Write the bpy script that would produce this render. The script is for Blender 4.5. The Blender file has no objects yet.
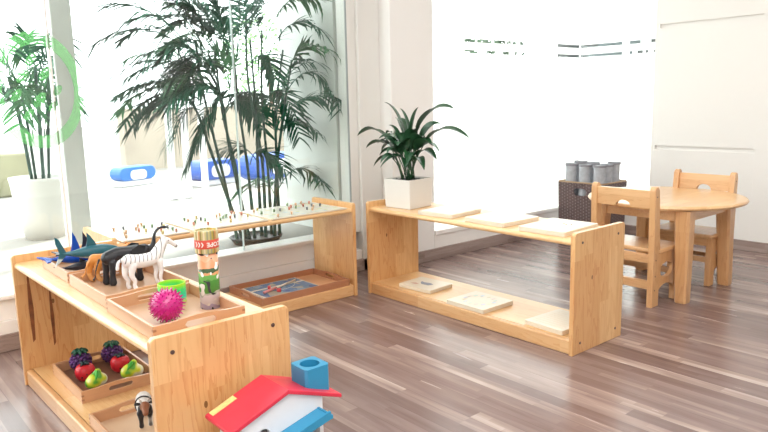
import bpy, bmesh, math, random
from math import sin, cos, pi, radians
from mathutils import Vector, Matrix, noise

# ------------------------------------------------------------------ scene, camera, light
S = bpy.context.scene
C = S.collection
# room frame: x runs along the window wall, y points out through it, z up (metres)
cam_data = bpy.data.cameras.new('camera')
cam = bpy.data.objects.new('camera', cam_data)
C.objects.link(cam)
cam_data.sensor_width = 36
cam_data.lens = 677.564 / 768 * 36
PITCH, ROLL, HEAD = 0.16861, -0.0226927, radians(40.3)
fwd = Vector((0, cos(PITCH), -sin(PITCH)))
up0 = Vector((0, sin(PITCH), cos(PITCH)))
rt0 = Vector((1, 0, 0))
rt = rt0 * cos(ROLL) + up0 * sin(ROLL)
up = -rt0 * sin(ROLL) + up0 * cos(ROLL)
m3 = Matrix((rt, up, -fwd)).transposed()
cam.matrix_world = Matrix.Translation((0, 0, 1.0258)) @ Matrix.Rotation(-HEAD, 4, 'Z') @ m3.to_4x4()
cam_data.clip_start = 0.02
S.camera = cam

S.view_settings.view_transform = 'Standard'
S.view_settings.look = 'None'
S.view_settings.gamma = 1
S.view_settings.use_curve_mapping = False
S.view_settings.exposure = 0.15

world = bpy.data.worlds.new('world')
S.world = world
world.use_nodes = True
bg = world.node_tree.nodes['Background']
bg.inputs[0].default_value = (0.95, 0.98, 1.0, 1)
bg.inputs[1].default_value = 4.2

def area(name, loc, size, power, color=(1, 1, 1), rot=(0, 0, 0)):
    l = bpy.data.lights.new(name, 'AREA')
    l.shape = 'RECTANGLE'; l.size = size[0]; l.size_y = size[1]
    l.energy = power; l.color = color
    o = bpy.data.objects.new(name, l)
    o.location = loc; o.rotation_euler = rot
    C.objects.link(o)
    return o
area('added_ceiling_fill', (1.9, 0.9, 2.58), (2.6, 1.6), 40, (1, 0.97, 0.94))  # unseen area fill added under the ceiling to brighten the interior
area('added_ceiling_fill', (-0.4, -0.6, 2.58), (2.4, 2.0), 86, (1, 0.97, 0.94))  # stronger added fill, out of view behind the camera

sun = bpy.data.lights.new('sun', 'SUN'); sun.energy = 8.0; sun.angle = radians(8); sun.color = (1, 0.97, 0.92)
so = bpy.data.objects.new('sun', sun); C.objects.link(so)
so.rotation_euler = Vector((-0.93 * cos(radians(35)), -0.37 * cos(radians(35)), -sin(radians(35)))).to_track_quat('-Z', 'Y').to_euler()

# ------------------------------------------------------------------ materials
def mat(name):
    m = bpy.data.materials.new(name); m.use_nodes = True
    nt = m.node_tree
    return m, nt, nt.nodes['Principled BSDF']
def N(nt, t, **kw):
    n = nt.nodes.new(t)
    for k, v in kw.items(): setattr(n, k, v)
    return n
def plain(name, col, rough=0.5, bump=0.0, bscale=60, spec=0.5, vary=0.0, vscale=8, trans=0.0, coat=0.0):
    m, nt, p = mat(name)
    p.inputs['Base Color'].default_value = (*col, 1)
    p.inputs['Roughness'].default_value = rough
    p.inputs['Specular IOR Level'].default_value = spec
    if coat: p.inputs['Coat Weight'].default_value = coat
    tc = N(nt, 'ShaderNodeTexCoord')
    if vary:
        n = N(nt, 'ShaderNodeTexNoise'); n.inputs['Scale'].default_value = vscale
        nt.links.new(tc.outputs['Object'], n.inputs['Vector'])
        r = N(nt, 'ShaderNodeValToRGB')
        r.color_ramp.elements[0].position = 0.3; r.color_ramp.elements[1].position = 0.7
        r.color_ramp.elements[0].color = (*[c * (1 - vary) for c in col], 1)
        r.color_ramp.elements[1].color = (*[min(1, c * (1 + vary)) for c in col], 1)
        nt.links.new(n.outputs[0], r.inputs[0]); nt.links.new(r.outputs[0], p.inputs['Base Color'])
    if bump:
        n = N(nt, 'ShaderNodeTexNoise'); n.inputs['Scale'].default_value = bscale
        nt.links.new(tc.outputs['Object'], n.inputs['Vector'])
        b = N(nt, 'ShaderNodeBump'); b.inputs['Strength'].default_value = bump; b.inputs['Distance'].default_value = 0.003
        nt.links.new(n.outputs[0], b.inputs['Height']); nt.links.new(b.outputs[0], p.inputs['Normal'])
    return m

def wood(name, light, dark, grain='Z', stave='Y', width=0.065, rough=0.32, knots=0.0, contrast=1.0):
    """glued-stave pine: grain axis, stave axis in object space"""
    m, nt, p = mat(name)
    L = nt.links.new
    tc = N(nt, 'ShaderNodeTexCoord')
    sp = N(nt, 'ShaderNodeSeparateXYZ'); L(tc.outputs['Object'], sp.inputs[0])
    def M(op, a, b=None):
        n = N(nt, 'ShaderNodeMath', operation=op)
        for i, v in enumerate((a, b)):
            if v is None: continue
            if isinstance(v, (int, float)): n.inputs[i].default_value = v
            else: L(v, n.inputs[i])
        return n.outputs[0]
    sidx = M('FLOOR', M('DIVIDE', sp.outputs[stave], width))
    wn = N(nt, 'ShaderNodeTexWhiteNoise', noise_dimensions='1D'); L(sidx, wn.inputs['W'])
    # staves end at different heights
    gidx = M('FLOOR', M('ADD', M('DIVIDE', sp.outputs[grain], 0.42), M('MULTIPLY', wn.outputs['Value'], 7.0)))
    cmb = M('ADD', M('MULTIPLY', sidx, 13.7), M('MULTIPLY', gidx, 5.3))
    wn2 = N(nt, 'ShaderNodeTexWhiteNoise', noise_dimensions='1D'); L(cmb, wn2.inputs['W'])
    mp = N(nt, 'ShaderNodeMapping')
    sc = {'X': 1, 'Y': 1, 'Z': 1}
    for a in 'XYZ': sc[a] = 2.2 if a == grain else 26
    mp.inputs['Scale'].default_value = (sc['X'], sc['Y'], sc['Z'])
    L(tc.outputs['Object'], mp.inputs[0])
    off = N(nt, 'ShaderNodeCombineXYZ'); L(M('MULTIPLY', wn2.outputs['Value'], 40), off.inputs[0]); L(M('MULTIPLY', wn2.outputs['Value'], 23), off.inputs[2])
    L(off.outputs[0], mp.inputs['Location'])
    n1 = N(nt, 'ShaderNodeTexNoise'); n1.inputs['Scale'].default_value = 1.0; n1.inputs['Detail'].default_value = 5; n1.inputs['Distortion'].default_value = 0.5
    L(mp.outputs[0], n1.inputs['Vector'])
    rings = M('FRACT', M('MULTIPLY', n1.outputs[0], 7.0))
    fac = M('ADD', M('MULTIPLY', wn2.outputs['Value'], 0.62), M('MULTIPLY', M('POWER', rings, 3.0), 0.33 * contrast))
    if knots:
        v = N(nt, 'ShaderNodeTexVoronoi'); v.inputs['Scale'].default_value = 1.0
        mk = N(nt, 'ShaderNodeMapping')
        mk.inputs['Scale'].default_value = tuple(4.5 if a == grain else 8.5 for a in 'XYZ')
        L(tc.outputs['Object'], mk.inputs[0]); L(mk.outputs[0], v.inputs['Vector'])
        kn = M('LESS_THAN', v.outputs['Distance'], 0.045)
        fac = M('ADD', fac, M('MULTIPLY', kn, knots))
    r = N(nt, 'ShaderNodeValToRGB')
    e = r.color_ramp.elements
    e[0].position = 0.0; e[0].color = (*light, 1)
    e[1].position = 0.9; e[1].color = (*dark, 1)
    x = e.new(1.0); x.color = (*[c * 0.4 for c in dark], 1)
    L(fac, r.inputs[0]); L(r.outputs[0], p.inputs['Base Color'])
    p.inputs['Roughness'].default_value = rough
    p.inputs['Coat Weight'].default_value = 0.5; p.inputs['Coat Roughness'].default_value = 0.22
    return m

PINE_L, PINE_D = (0.86, 0.575, 0.275), (0.58, 0.255, 0.085)
pine_v = wood('pine_vertical', PINE_L, PINE_D, 'Z', 'Y', 0.062, knots=0.5)
pine_x = wood('pine_length', (0.86, 0.60, 0.31), (0.68, 0.36, 0.14), 'X', 'Y', 0.07)
pine_face = wood('pine_plank_edge', (0.78, 0.51, 0.26), PINE_D, 'X', 'Z', 0.2)
pine_post = wood('pine_post', (0.76, 0.47, 0.23), (0.55, 0.27, 0.11), 'Z', 'Y', 0.5)
pine_side = wood('pine_side', (0.78, 0.50, 0.26), (0.58, 0.30, 0.13), 'X', 'Z', 0.09)
pine_top = wood('pine_tabletop', (0.84, 0.56, 0.29), (0.66, 0.36, 0.15), 'X', 'Y', 0.065, rough=0.3)
beech = wood('beech_tray', (0.69, 0.40, 0.23), (0.55, 0.29, 0.15), 'X', 'Z', 0.3, rough=0.4, contrast=0.5)
beech_y = wood('beech_tray_side', (0.67, 0.38, 0.215), (0.55, 0.29, 0.15), 'Y', 'Z', 0.3, rough=0.4, contrast=0.5)
beech_bot = plain('beech_tray_bottom', (0.56, 0.34, 0.21), 0.35, vary=0.1, vscale=5)
rosy = wood('rosy_tray', (0.50, 0.225, 0.115), (0.38, 0.155, 0.075), 'X', 'Z', 0.3, rough=0.35, contrast=0.5)
rosy_y = wood('rosy_tray_side', (0.48, 0.215, 0.11), (0.38, 0.155, 0.075), 'Y', 'Z', 0.3, rough=0.35, contrast=0.5)
rosy_bot = plain('rosy_tray_bottom', (0.62, 0.33, 0.17), 0.35, vary=0.1, vscale=5)
block_w = wood('pale_board', (0.78, 0.72, 0.62), (0.72, 0.62, 0.47), 'Y', 'Z', 0.3, rough=0.4, contrast=0.6)
white_wall = plain('white_wall', (0.86, 0.845, 0.82), 0.6, bump=0.1, bscale=40)
white_trim = plain('white_trim', (0.88, 0.86, 0.84), 0.4)
white_frame = plain('white_window_frame', (0.76, 0.755, 0.73), 0.4)
grey_frame = plain('grey_metal_seam', (0.30, 0.33, 0.33), 0.35)
ceil_m = plain('ceiling_white', (0.85, 0.84, 0.82), 0.8)
dark_screw = plain('dark_screw', (0.10, 0.06, 0.05), 0.4)
white_pot = plain('white_pot', (0.72, 0.70, 0.66), 0.35)
soil = plain('dark_soil', (0.03, 0.025, 0.02), 0.9, bump=0.5)
leaf_dark = plain('leaf_dark_green', (0.018, 0.075, 0.03), 0.35, vary=0.35, vscale=12)
palm_green = plain('palm_green', (0.004, 0.085, 0.042), 0.6, spec=0.2, vary=0.5, vscale=3)
palm_light = plain('palm_fresh_green', (0.05, 0.17, 0.07), 0.6, spec=0.2, vary=0.3, vscale=3)
palm_cane = plain('palm_cane', (0.03, 0.075, 0.058), 0.6, spec=0.2, vary=0.4, vscale=14)

def floor_mat():
    m, nt, p = mat('laminate_planks')
    L = nt.links.new
    tc = N(nt, 'ShaderNodeTexCoord'); sp = N(nt, 'ShaderNodeSeparateXYZ'); L(tc.outputs['Object'], sp.inputs[0])
    def M(op, a, b=None):
        n = N(nt, 'ShaderNodeMath', operation=op)
        for i, v in enumerate((a, b)):
            if v is None: continue
            if isinstance(v, (int, float)): n.inputs[i].default_value = v
            else: L(v, n.inputs[i])
        return n.outputs[0]
    def strip(w, ln, seed):
        i = M('FLOOR', M('DIVIDE', sp.outputs['X'], w))
        a = N(nt, 'ShaderNodeTexWhiteNoise', noise_dimensions='1D'); L(M('ADD', i, seed), a.inputs['W'])
        j = M('FLOOR', M('ADD', M('DIVIDE', sp.outputs['Y'], ln), M('MULTIPLY', a.outputs['Value'], 9)))
        b = N(nt, 'ShaderNodeTexWhiteNoise', noise_dimensions='1D'); L(M('ADD', M('MULTIPLY', i, 17.3), M('MULTIPLY', j, 3.1)), b.inputs['W'])
        return b.outputs['Value']
    s1 = strip(0.055, 0.75, 1.5)
    s2 = strip(0.0275, 0.5, 8.5)
    off = N(nt, 'ShaderNodeCombineXYZ'); L(M('MULTIPLY', s1, 31), off.inputs[0]); L(M('MULTIPLY', s1, 17), off.inputs[1])
    mp = N(nt, 'ShaderNodeMapping'); mp.inputs['Scale'].default_value = (24, 1.9, 1)
    L(tc.outputs['Object'], mp.inputs[0]); L(off.outputs[0], mp.inputs['Location'])
    n1 = N(nt, 'ShaderNodeTexNoise'); n1.inputs['Scale'].default_value = 1; n1.inputs['Detail'].default_value = 4; n1.inputs['Distortion'].default_value = 0.4
    L(mp.outputs[0], n1.inputs['Vector'])
    f = M('ADD', M('ADD', M('MULTIPLY', s1, 0.34), M('MULTIPLY', s2, 0.12)), M('MULTIPLY', n1.outputs[0], 0.62))
    r = N(nt, 'ShaderNodeValToRGB'); e = r.color_ramp.elements
    e[0].position = 0.10; e[0].color = (0.105, 0.062, 0.056, 1)
    e[1].position = 0.84; e[1].color = (0.50, 0.40, 0.35, 1)
    x = e.new(0.42); x.color = (0.175, 0.112, 0.102, 1)
    x = e.new(0.60); x.color = (0.245, 0.168, 0.152, 1)
    x = e.new(0.72); x.color = (0.33, 0.24, 0.215, 1)
    L(f, r.inputs[0])
    # fine joints between the strips
    fx = M('FRACT', M('DIVIDE', sp.outputs['X'], 0.11))
    gap = M('LESS_THAN', fx, 0.018)
    mx = N(nt, 'ShaderNodeMixRGB'); mx.inputs[2].default_value = (0.10, 0.065, 0.055, 1)
    L(M('MULTIPLY', gap, 0.6), mx.inputs[0]); L(r.outputs[0], mx.inputs[1]); L(mx.outputs[0], p.inputs['Base Color'])
    rr = N(nt, 'ShaderNodeMapRange'); rr.inputs['To Min'].default_value = 0.17; rr.inputs['To Max'].default_value = 0.32
    L(n1.outputs[0], rr.inputs[0]); L(rr.outputs[0], p.inputs['Roughness'])
    p.inputs['Specular IOR Level'].default_value = 0.9
    b = N(nt, 'ShaderNodeBump'); b.inputs['Strength'].default_value = 0.12; b.inputs['Distance'].default_value = 0.002
    L(n1.outputs[0], b.inputs['Height']); L(b.outputs[0], p.inputs['Normal'])
    return m
floor_m = floor_mat()

def glass_mat(name, tint=(1, 1, 1), gloss=0.06):
    m = bpy.data.materials.new(name); m.use_nodes = True; nt = m.node_tree
    nt.nodes.clear()
    o = N(nt, 'ShaderNodeOutputMaterial'); mx = N(nt, 'ShaderNodeMixShader')
    t = N(nt, 'ShaderNodeBsdfTransparent'); t.inputs[0].default_value = (*tint, 1)
    g = N(nt, 'ShaderNodeBsdfGlossy'); g.inputs['Roughness'].default_value = 0.03
    mx.inputs[0].default_value = gloss
    nt.links.new(t.outputs[0], mx.inputs[1]); nt.links.new(g.outputs[0], mx.inputs[2]); nt.links.new(mx.outputs[0], o.inputs[0])
    return m
clear_glass = glass_mat('clear_glass', (0.97, 1.0, 0.985), 0.05)
def film_mat(name, col, clear):
    m = bpy.data.materials.new(name); m.use_nodes = True; nt = m.node_tree
    nt.nodes.clear()
    o = N(nt, 'ShaderNodeOutputMaterial'); mx = N(nt, 'ShaderNodeMixShader')
    t = N(nt, 'ShaderNodeBsdfTranslucent'); t.inputs[0].default_value = (*col, 1)
    g = N(nt, 'ShaderNodeBsdfTransparent')
    mx.inputs[0].default_value = clear
    nt.links.new(t.outputs[0], mx.inputs[1]); nt.links.new(g.outputs[0], mx.inputs[2]); nt.links.new(mx.outputs[0], o.inputs[0])
    return m
frost = film_mat('frosted_film', (0.70, 0.69, 0.68), 0.27)
sticker_green = film_mat('green_glass_sticker', (0.16, 0.42, 0.15), 0.66)

# ------------------------------------------------------------------ mesh helpers
def obj(name, bm, m, parent=None, smooth=False, loc=None, rot=None):
    me = bpy.data.meshes.new(name)
    bmesh.ops.recalc_face_normals(bm, faces=bm.faces)
    if smooth:
        for f in bm.faces: f.smooth = True
    bm.to_mesh(me); bm.free()
    if m: 
        for mm in (m if isinstance(m, (list, tuple)) else [m]): me.materials.append(mm)
    o = bpy.data.objects.new(name, me); C.objects.link(o)
    if parent: o.parent = parent
    if loc: o.location = loc
    if rot: o.rotation_euler = rot
    return o
def empty(name, loc=(0, 0, 0), rz=0, label=None, cat=None, group=None):
    o = bpy.data.objects.new(name, None); C.objects.link(o)
    o.empty_display_size = 0.05
    o.location = loc; o.rotation_euler = (0, 0, rz)
    tag(o, label, cat, group)
    return o
def tag(o, label=None, cat=None, group=None, kind=None):
    if label: o['label'] = label
    if cat: o['category'] = cat
    if group: o['group'] = group
    if kind: o['kind'] = kind
    return o
def dup(root, loc=None, rz=None, label=None):
    r = root.copy(); C.objects.link(r)
    if loc is not None: r.location = loc
    if rz is not None: r.rotation_euler = (0, 0, rz)
    if label: r['label'] = label
    for ch in list(root.children):
        c = ch.copy(); C.objects.link(c); c.parent = r
        for g in list(ch.children):
            d = g.copy(); C.objects.link(d); d.parent = c
    return r
def box(bm, lo, hi, bev=0.0, seg=2):
    r = bmesh.ops.create_cube(bm, size=1)
    vs = r['verts']
    c = [(a + b) / 2 for a, b in zip(lo, hi)]; s = [b - a for a, b in zip(lo, hi)]
    for v in vs: v.co = Vector([c[i] + v.co[i] * s[i] for i in range(3)])
    if bev:
        es = {e for v in vs for e in v.link_edges}
        bmesh.ops.bevel(bm, geom=list(es), offset=bev, segments=seg, profile=0.5, affect='EDGES')
    return bm
def nbox(lo, hi, bev=0.0, seg=2):
    return box(bmesh.new(), lo, hi, bev, seg)
def prism(bm, pts, axis, a, b, bev=0.0):
    """extrude 2D outline pts along axis from a to b. axis 0: pts=(y,z); 1: (x,z); 2: (x,y)"""
    def P(p, t):
        if axis == 0: return (t, p[0], p[1])
        if axis == 1: return (p[0], t, p[1])
        return (p[0], p[1], t)
    v0 = [bm.verts.new(P(p, a)) for p in pts]; v1 = [bm.verts.new(P(p, b)) for p in pts]
    n = len(pts)
    f = [bm.faces.new(v0), bm.faces.new(list(reversed(v1)))]
    for i in range(n): bm.faces.new((v0[i], v1[i], v1[(i + 1) % n], v0[(i + 1) % n]))
    if bev:
        es = [e for ff in f for e in ff.edges]
        bmesh.ops.bevel(bm, geom=es, offset=bev, segments=2, profile=0.5, affect='EDGES')
    return bm
def slab(bm, xs, lo, hi, axis, a, b):
    """solid between curves lo(x) and hi(x), thickness a..b along axis (0 or 1)"""
    def P(x, z, t): return (t, x, z) if axis == 0 else (x, t, z)
    rows = []
    for x in xs:
        l, h = lo(x), hi(x)
        rows.append([bm.verts.new(P(x, l, a)), bm.verts.new(P(x, h, a)), bm.verts.new(P(x, h, b)), bm.verts.new(P(x, l, b))])
    for r, s in zip(rows, rows[1:]):
        for i in range(4):
            bm.faces.new((r[i], r[(i + 1) % 4], s[(i + 1) % 4], s[i]))
    bm.faces.new(rows[0]); bm.faces.new(list(reversed(rows[-1])))
    return bm
def arc(cx, cy, r, a0, a1, n=5):
    return [(cx + r * cos(a0 + (a1 - a0) * i / n), cy + r * sin(a0 + (a1 - a0) * i / n)) for i in range(n + 1)]
def round_rect(x0, y0, x1, y1, r, n=4):
    return arc(x1 - r, y1 - r, r, 0, pi / 2, n) + arc(x0 + r, y1 - r, r, pi / 2, pi, n) + arc(x0 + r, y0 + r, r, pi, 1.5 * pi, n) + arc(x1 - r, y0 + r, r, 1.5 * pi, 2 * pi, n)
def lathe(bm, prof, seg=32, c=(0, 0, 0), caps=True, sx=1, sy=1):
    rings = []
    for r, z in prof:
        rings.append([bm.verts.new((c[0] + sx * r * cos(2 * pi * i / seg), c[1] + sy * r * sin(2 * pi * i / seg), c[2] + z)) for i in range(seg)])
    for a, b in zip(rings, rings[1:]):
        for i in range(seg): bm.faces.new((a[i], a[(i + 1) % seg], b[(i + 1) % seg], b[i]))
    if caps:
        bm.faces.new(list(reversed(rings[0]))); bm.faces.new(rings[-1])
    return bm
def tube(bm, pts, rad, seg=8, caps=True):
    pts = [Vector(p) for p in pts]
    if isinstance(rad, (int, float)): rad = [rad] * len(pts)
    rings = []; ref = None
    for i, p in enumerate(pts):
        t = (pts[min(i + 1, len(pts) - 1)] - pts[max(i - 1, 0)]).normalized()
        if ref is None:
            ref = Vector((0, 0, 1)) if abs(t.z) < 0.9 else Vector((1, 0, 0))
        u = (ref - t * ref.dot(t)).normalized(); ref = u; w = t.cross(u)
        rings.append([bm.verts.new(p + (u * cos(2 * pi * k / seg) + w * sin(2 * pi * k / seg)) * rad[i]) for k in range(seg)])
    for a, b in zip(rings, rings[1:]):
        for i in range(seg): bm.faces.new((a[i], a[(i + 1) % seg], b[(i + 1) % seg], b[i]))
    if caps: bm.faces.new(list(reversed(rings[0]))); bm.faces.new(rings[-1])
    return bm
def curve3(a, b, c, n=12):
    a, b, c = Vector(a), Vector(b), Vector(c)
    k = 2 * b - (a + c) / 2
    return [(1 - t) ** 2 * a + 2 * t * (1 - t) * k + t * t * c for t in [i / n for i in range(n + 1)]]
def cr(pts, n=6):
    """Catmull-Rom through tuples of any length"""
    out = []
    P = [pts[0]] + list(pts) + [pts[-1]]
    for i in range(1, len(P) - 2):
        for j in range(n):
            t = j / n
            out.append(tuple(0.5 * (2 * b + (c - a) * t + (2 * a - 5 * b + 4 * c - d) * t * t + (3 * b - a - 3 * c + d) * t ** 3)
                             for a, b, c, d in zip(P[i - 1], P[i], P[i + 1], P[i + 2])))
    out.append(tuple(pts[-1]))
    return out
def ball(bm, c, r, sub=1, s=(1, 1, 1)):
    res = bmesh.ops.create_icosphere(bm, subdivisions=sub, radius=1)
    for v in res['verts']: v.co = Vector((c[0] + v.co.x * r * s[0], c[1] + v.co.y * r * s[1], c[2] + v.co.z * r * s[2]))
    return bm
def organic(name, chains, m, parent=None, voxel=0.002, smooth=3, loc=None, rot=None, squash=None):
    """one continuous skin around chains of (x,y,z,r)"""
    bm = bmesh.new()
    for ch in chains:
        pts = cr(ch, 5) if len(ch) > 2 else [tuple(a + (b - a) * i / 6 for a, b in zip(ch[0], ch[1])) for i in range(7)]
        for p in pts: ball(bm, p[:3], max(p[3], voxel * 0.9), 2)
    me = bpy.data.meshes.new(name); bm.to_mesh(me); bm.free()
    tmp = bpy.data.objects.new(name, me); C.objects.link(tmp)
    md = tmp.modifiers.new('r', 'REMESH'); md.mode = 'VOXEL'; md.voxel_size = voxel; md.use_smooth_shade = True
    s = tmp.modifiers.new('s', 'SMOOTH'); s.iterations = smooth; s.factor = 0.5
    dg = bpy.context.evaluated_depsgraph_get(); dg.update()
    me2 = bpy.data.meshes.new_from_object(tmp.evaluated_get(dg))
    bpy.data.objects.remove(tmp); bpy.data.meshes.remove(me)
    if squash:
        for v in me2.vertices: v.co = Vector(squash(v.co))
    for mm in (m if isinstance(m, (list, tuple)) else [m]): me2.materials.append(mm)
    for p in me2.polygons: p.use_smooth = True
    o = bpy.data.objects.new(name, me2); C.objects.link(o)
    if parent: o.parent = parent
    if loc: o.location = loc
    if rot: o.rotation_euler = rot
    return o

# ------------------------------------------------------------------ the setting
def struct(name, bm, m, parent=None, smooth=False):
    o = obj(name, bm, m, parent, smooth)
    if not parent: o['kind'] = 'structure'
    return o
WY, WY2, WX = 3.20, 3.07, 4.63          # glass wall, corner window wall, right wall
GZ = 0.22                               # ground outside
struct('floor', nbox((-2.5, -2.2, -0.05), (WX + 0.1, WY + 0.12, 0)), floor_m)
struct('ceiling', nbox((-2.5, -2.2, 2.62), (WX + 0.12, WY + 0.12, 2.7)), ceil_m)
struct('wall_back', nbox((-2.5, -2.3, 0), (WX + 0.1, -2.2, 2.7)), white_wall)
struct('wall_left', nbox((-2.6, -2.2, 0), (-2.5, WY + 0.12, 2.7)), white_wall)
# right wall with recessed horizontal grooves
bm = bmesh.new()
y_e = 2.475
box(bm, (WX + 0.018, -2.2, 0), (WX + 0.12, y_e, 2.7))
for z0, z1 in ((0, 0.640), (0.668, 1.478), (1.506, 2.7)):
    box(bm, (WX, 1.77, z0), (WX + 0.0179, y_e - 0.03, z1))
box(bm, (WX, -2.2, 0), (WX + 0.0179, 1.7699, 2.7)); box(bm, (WX, y_e - 0.0299, 0), (WX + 0.0179, y_e, 2.7))
struct('wall_right', bm, white_wall)
# below and above the corner window
bm = bmesh.new()
box(bm, (3.03, WY2 + 0.02, 0), (WX + 0.12, WY2 + 0.12, 0.16)); box(bm, (WX + 0.02, y_e, 0), (WX + 0.12, WY2 + 0.02, 0.16))
box(bm, (3.03, WY2, 2.3), (WX + 0.12, WY2 + 0.12, 2.7)); box(bm, (WX, y_e, 2.3), (WX + 0.12, WY2, 2.7))
box(bm, (3.03, WY2 + 0.0, 0), (WX, WY2 + 0.02, 0.16)); box(bm, (WX, y_e, 0), (WX + 0.02, WY2 + 0.02, 0.16))
struct('wall_window', bm, white_trim)
# column between the two windows
struct('wall_column', nbox((2.68, WY2, 0), (3.03, WY2 + 0.25, 2.7), 0.004), plain('white_column', (0.86, 0.85, 0.84), 0.5))
# white side frame left of the column, stepped
bm = bmesh.new()
box(bm, (2.52, WY - 0.03, 0), (2.68, WY + 0.12, 2.7), 0.003)
box(bm, (2.462, WY - 0.005, 0.24), (2.52, WY + 0.1, 2.7), 0.003)
struct('trim_1', bm, white_frame)
# low curb under the glass
bm = bmesh.new()
box(bm, (-2.5, WY - 0.015, 0), (2.52, WY + 0.12, 0.13), 0.004)
box(bm, (-2.5, WY, 0.13), (2.462, WY + 0.12, 0.225), 0.003)
box(bm, (-2.5, WY - 0.03, 0.225), (2.462, WY + 0.12, 0.247), 0.006)
struct('trim_2', bm, white_trim)
# skirting in the grey plank pattern
skirt = wood('grey_skirting', (0.40, 0.31, 0.28), (0.20, 0.14, 0.125), 'X', 'Z', 0.03, rough=0.4)
skirt_y = wood('grey_skirting_right', (0.40, 0.31, 0.28), (0.20, 0.14, 0.125), 'Y', 'Z', 0.03, rough=0.4)
struct('baseboard_left', nbox((-2.5, WY - 0.03, 0), (2.68, WY - 0.0155, 0.075), 0.003), skirt)
struct('baseboard_window', nbox((2.68, WY2 - 0.015, 0), (WX - 0.015, WY2 - 0.0005, 0.075), 0.003), skirt)
bm = bmesh.new(); box(bm, (WX - 0.015, -2.2, 0), (WX - 0.0005, WY2 - 0.0155, 0.068), 0.003)
struct('baseboard_right', bm, skirt_y)
# window 1: frameless panes with seams
wt = empty('window_1'); wt['kind'] = 'structure'
for i, (x0, x1) in enumerate(((-2.5, 0.851), (0.855, 1.731), (1.735, 2.462))):
    obj('pane', nbox((x0, WY + 0.01, 0.247), (x1, WY + 0.022, 2.62)), clear_glass, wt)
obj('seam', nbox((0.849, WY + 0.002, 0.247), (0.857, WY + 0.028, 2.62)), white_trim, wt)
obj('seam', nbox((1.7312, WY + 0.008, 0.247), (1.7348, WY + 0.024, 2.62)), plain('clear_silicone', (0.55, 0.62, 0.62), 0.3), wt)
obj('edge_seal', nbox((2.455, WY - 0.001, 0.247), (2.4625, WY + 0.009, 2.62)), grey_frame, wt)
obj('top_rail', nbox((-2.5, WY - 0.01, 2.585), (2.462, WY + 0.0099, 2.62)), white_trim, wt)
# window 2: corner glazing, frosted with two clear bands
wt = empty('window_2'); wt['kind'] = 'structure'
bands = ((0.19, 1.321), (1.341, 1.392), (1.414, 2.3))
obj('pane', nbox((3.03, WY2 + 0.04, 0.19), (WX + 0.036, WY2 + 0.046, 2.3)), clear_glass, wt)
obj('pane', nbox((WX + 0.04, y_e, 0.19), (WX + 0.046, WY2 + 0.036, 2.3)), clear_glass, wt)
for z0, z1 in bands:
    obj('frosted_film', nbox((3.03, WY2 + 0.0385, z0), (WX + 0.036, WY2 + 0.0392, z1)), frost, wt)
    obj('frosted_film', nbox((WX + 0.0385, y_e, z0), (WX + 0.0392, WY2 + 0.036, z1)), frost, wt)
# the bands break into short dashes further from the corner: bits of film across them
rnd = random.Random(4)
for zc0, zc1 in ((1.321, 1.341), (1.392, 1.414)):
    bm = bmesh.new()
    x = 3.05
    while x < 4.62:
        clear = (3.35 < x < 3.98 and rnd.random() < 0.72) or x > 4.28
        if not clear: box(bm, (x, WY2 + 0.0386, zc0), (x + 0.0205, WY2 + 0.0391, zc1))
        x += 0.0205
    obj('frosted_film', bm, frost, wt)
    bm = bmesh.new(); y = WY2 + 0.03
    while y > 2.49:
        clear = y > 2.76 or (2.50 < y < 2.70 and rnd.random() < 0.7)
        if not clear: box(bm, (WX + 0.0386, y - 0.0205, zc0), (WX + 0.0391, y, zc1))
        y -= 0.0205
    obj('frosted_film', bm, frost, wt)
obj('corner_seal', nbox((WX + 0.0362, WY2 + 0.0362, 0.19), (WX + 0.046, WY2 + 0.046, 2.3)), white_trim, wt)
obj('window_sill', nbox((3.03, WY2 - 0.012, 0.16), (WX + 0.05, WY2 + 0.1, 0.19), 0.004), white_trim, wt)
obj('window_sill', nbox((WX - 0.012, y_e, 0.16), (WX + 0.1, WY2 - 0.0121, 0.19), 0.004), white_trim, wt)
# round green sticker on the clear glass
st = empty('glass_sticker', (0.795, WY, 1.102), 0, 'round green ring emblem stuck on the clear glass at the far left', 'sticker')
bm = bmesh.new(); seg = 64
r0, r1 = 0.192, 0.247
for (ra, rb) in ((r0, r1),):
    ri = [[bm.verts.new((r * cos(2 * pi * i / seg) * 0.74, y, r * sin(2 * pi * i / seg))) for i in range(seg)] for r, y in ((ra, 0.0), (rb, 0.0), (rb, 0.001), (ra, 0.001))]
    for k in range(4):
        for i in range(seg): bm.faces.new((ri[k][i], ri[k][(i + 1) % seg], ri[(k + 1) % 4][(i + 1) % seg], ri[(k + 1) % 4][i]))
obj('ring', bm, sticker_green, st)
for i, (x, z, r) in enumerate(((-0.02, 0.13, 0.028), (0.03, 0.07, 0.032), (0.075, 0.0, 0.024), (-0.06, 0.06, 0.03), (-0.09, -0.02, 0.028), (0.0, -0.04, 0.033), (0.05, -0.07, 0.025), (-0.05, -0.1, 0.027))):
    bm = bmesh.new(); pts = [(x + r * cos(a) * 0.8, z + 0.8 * r * sin(a) + 0.5 * r * cos(a)) for a in [2 * pi * k / 16 for k in range(16)]]
    prism(bm, pts, 1, 0.0, 0.001); obj('leaf', bm, sticker_green, st)

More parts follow.
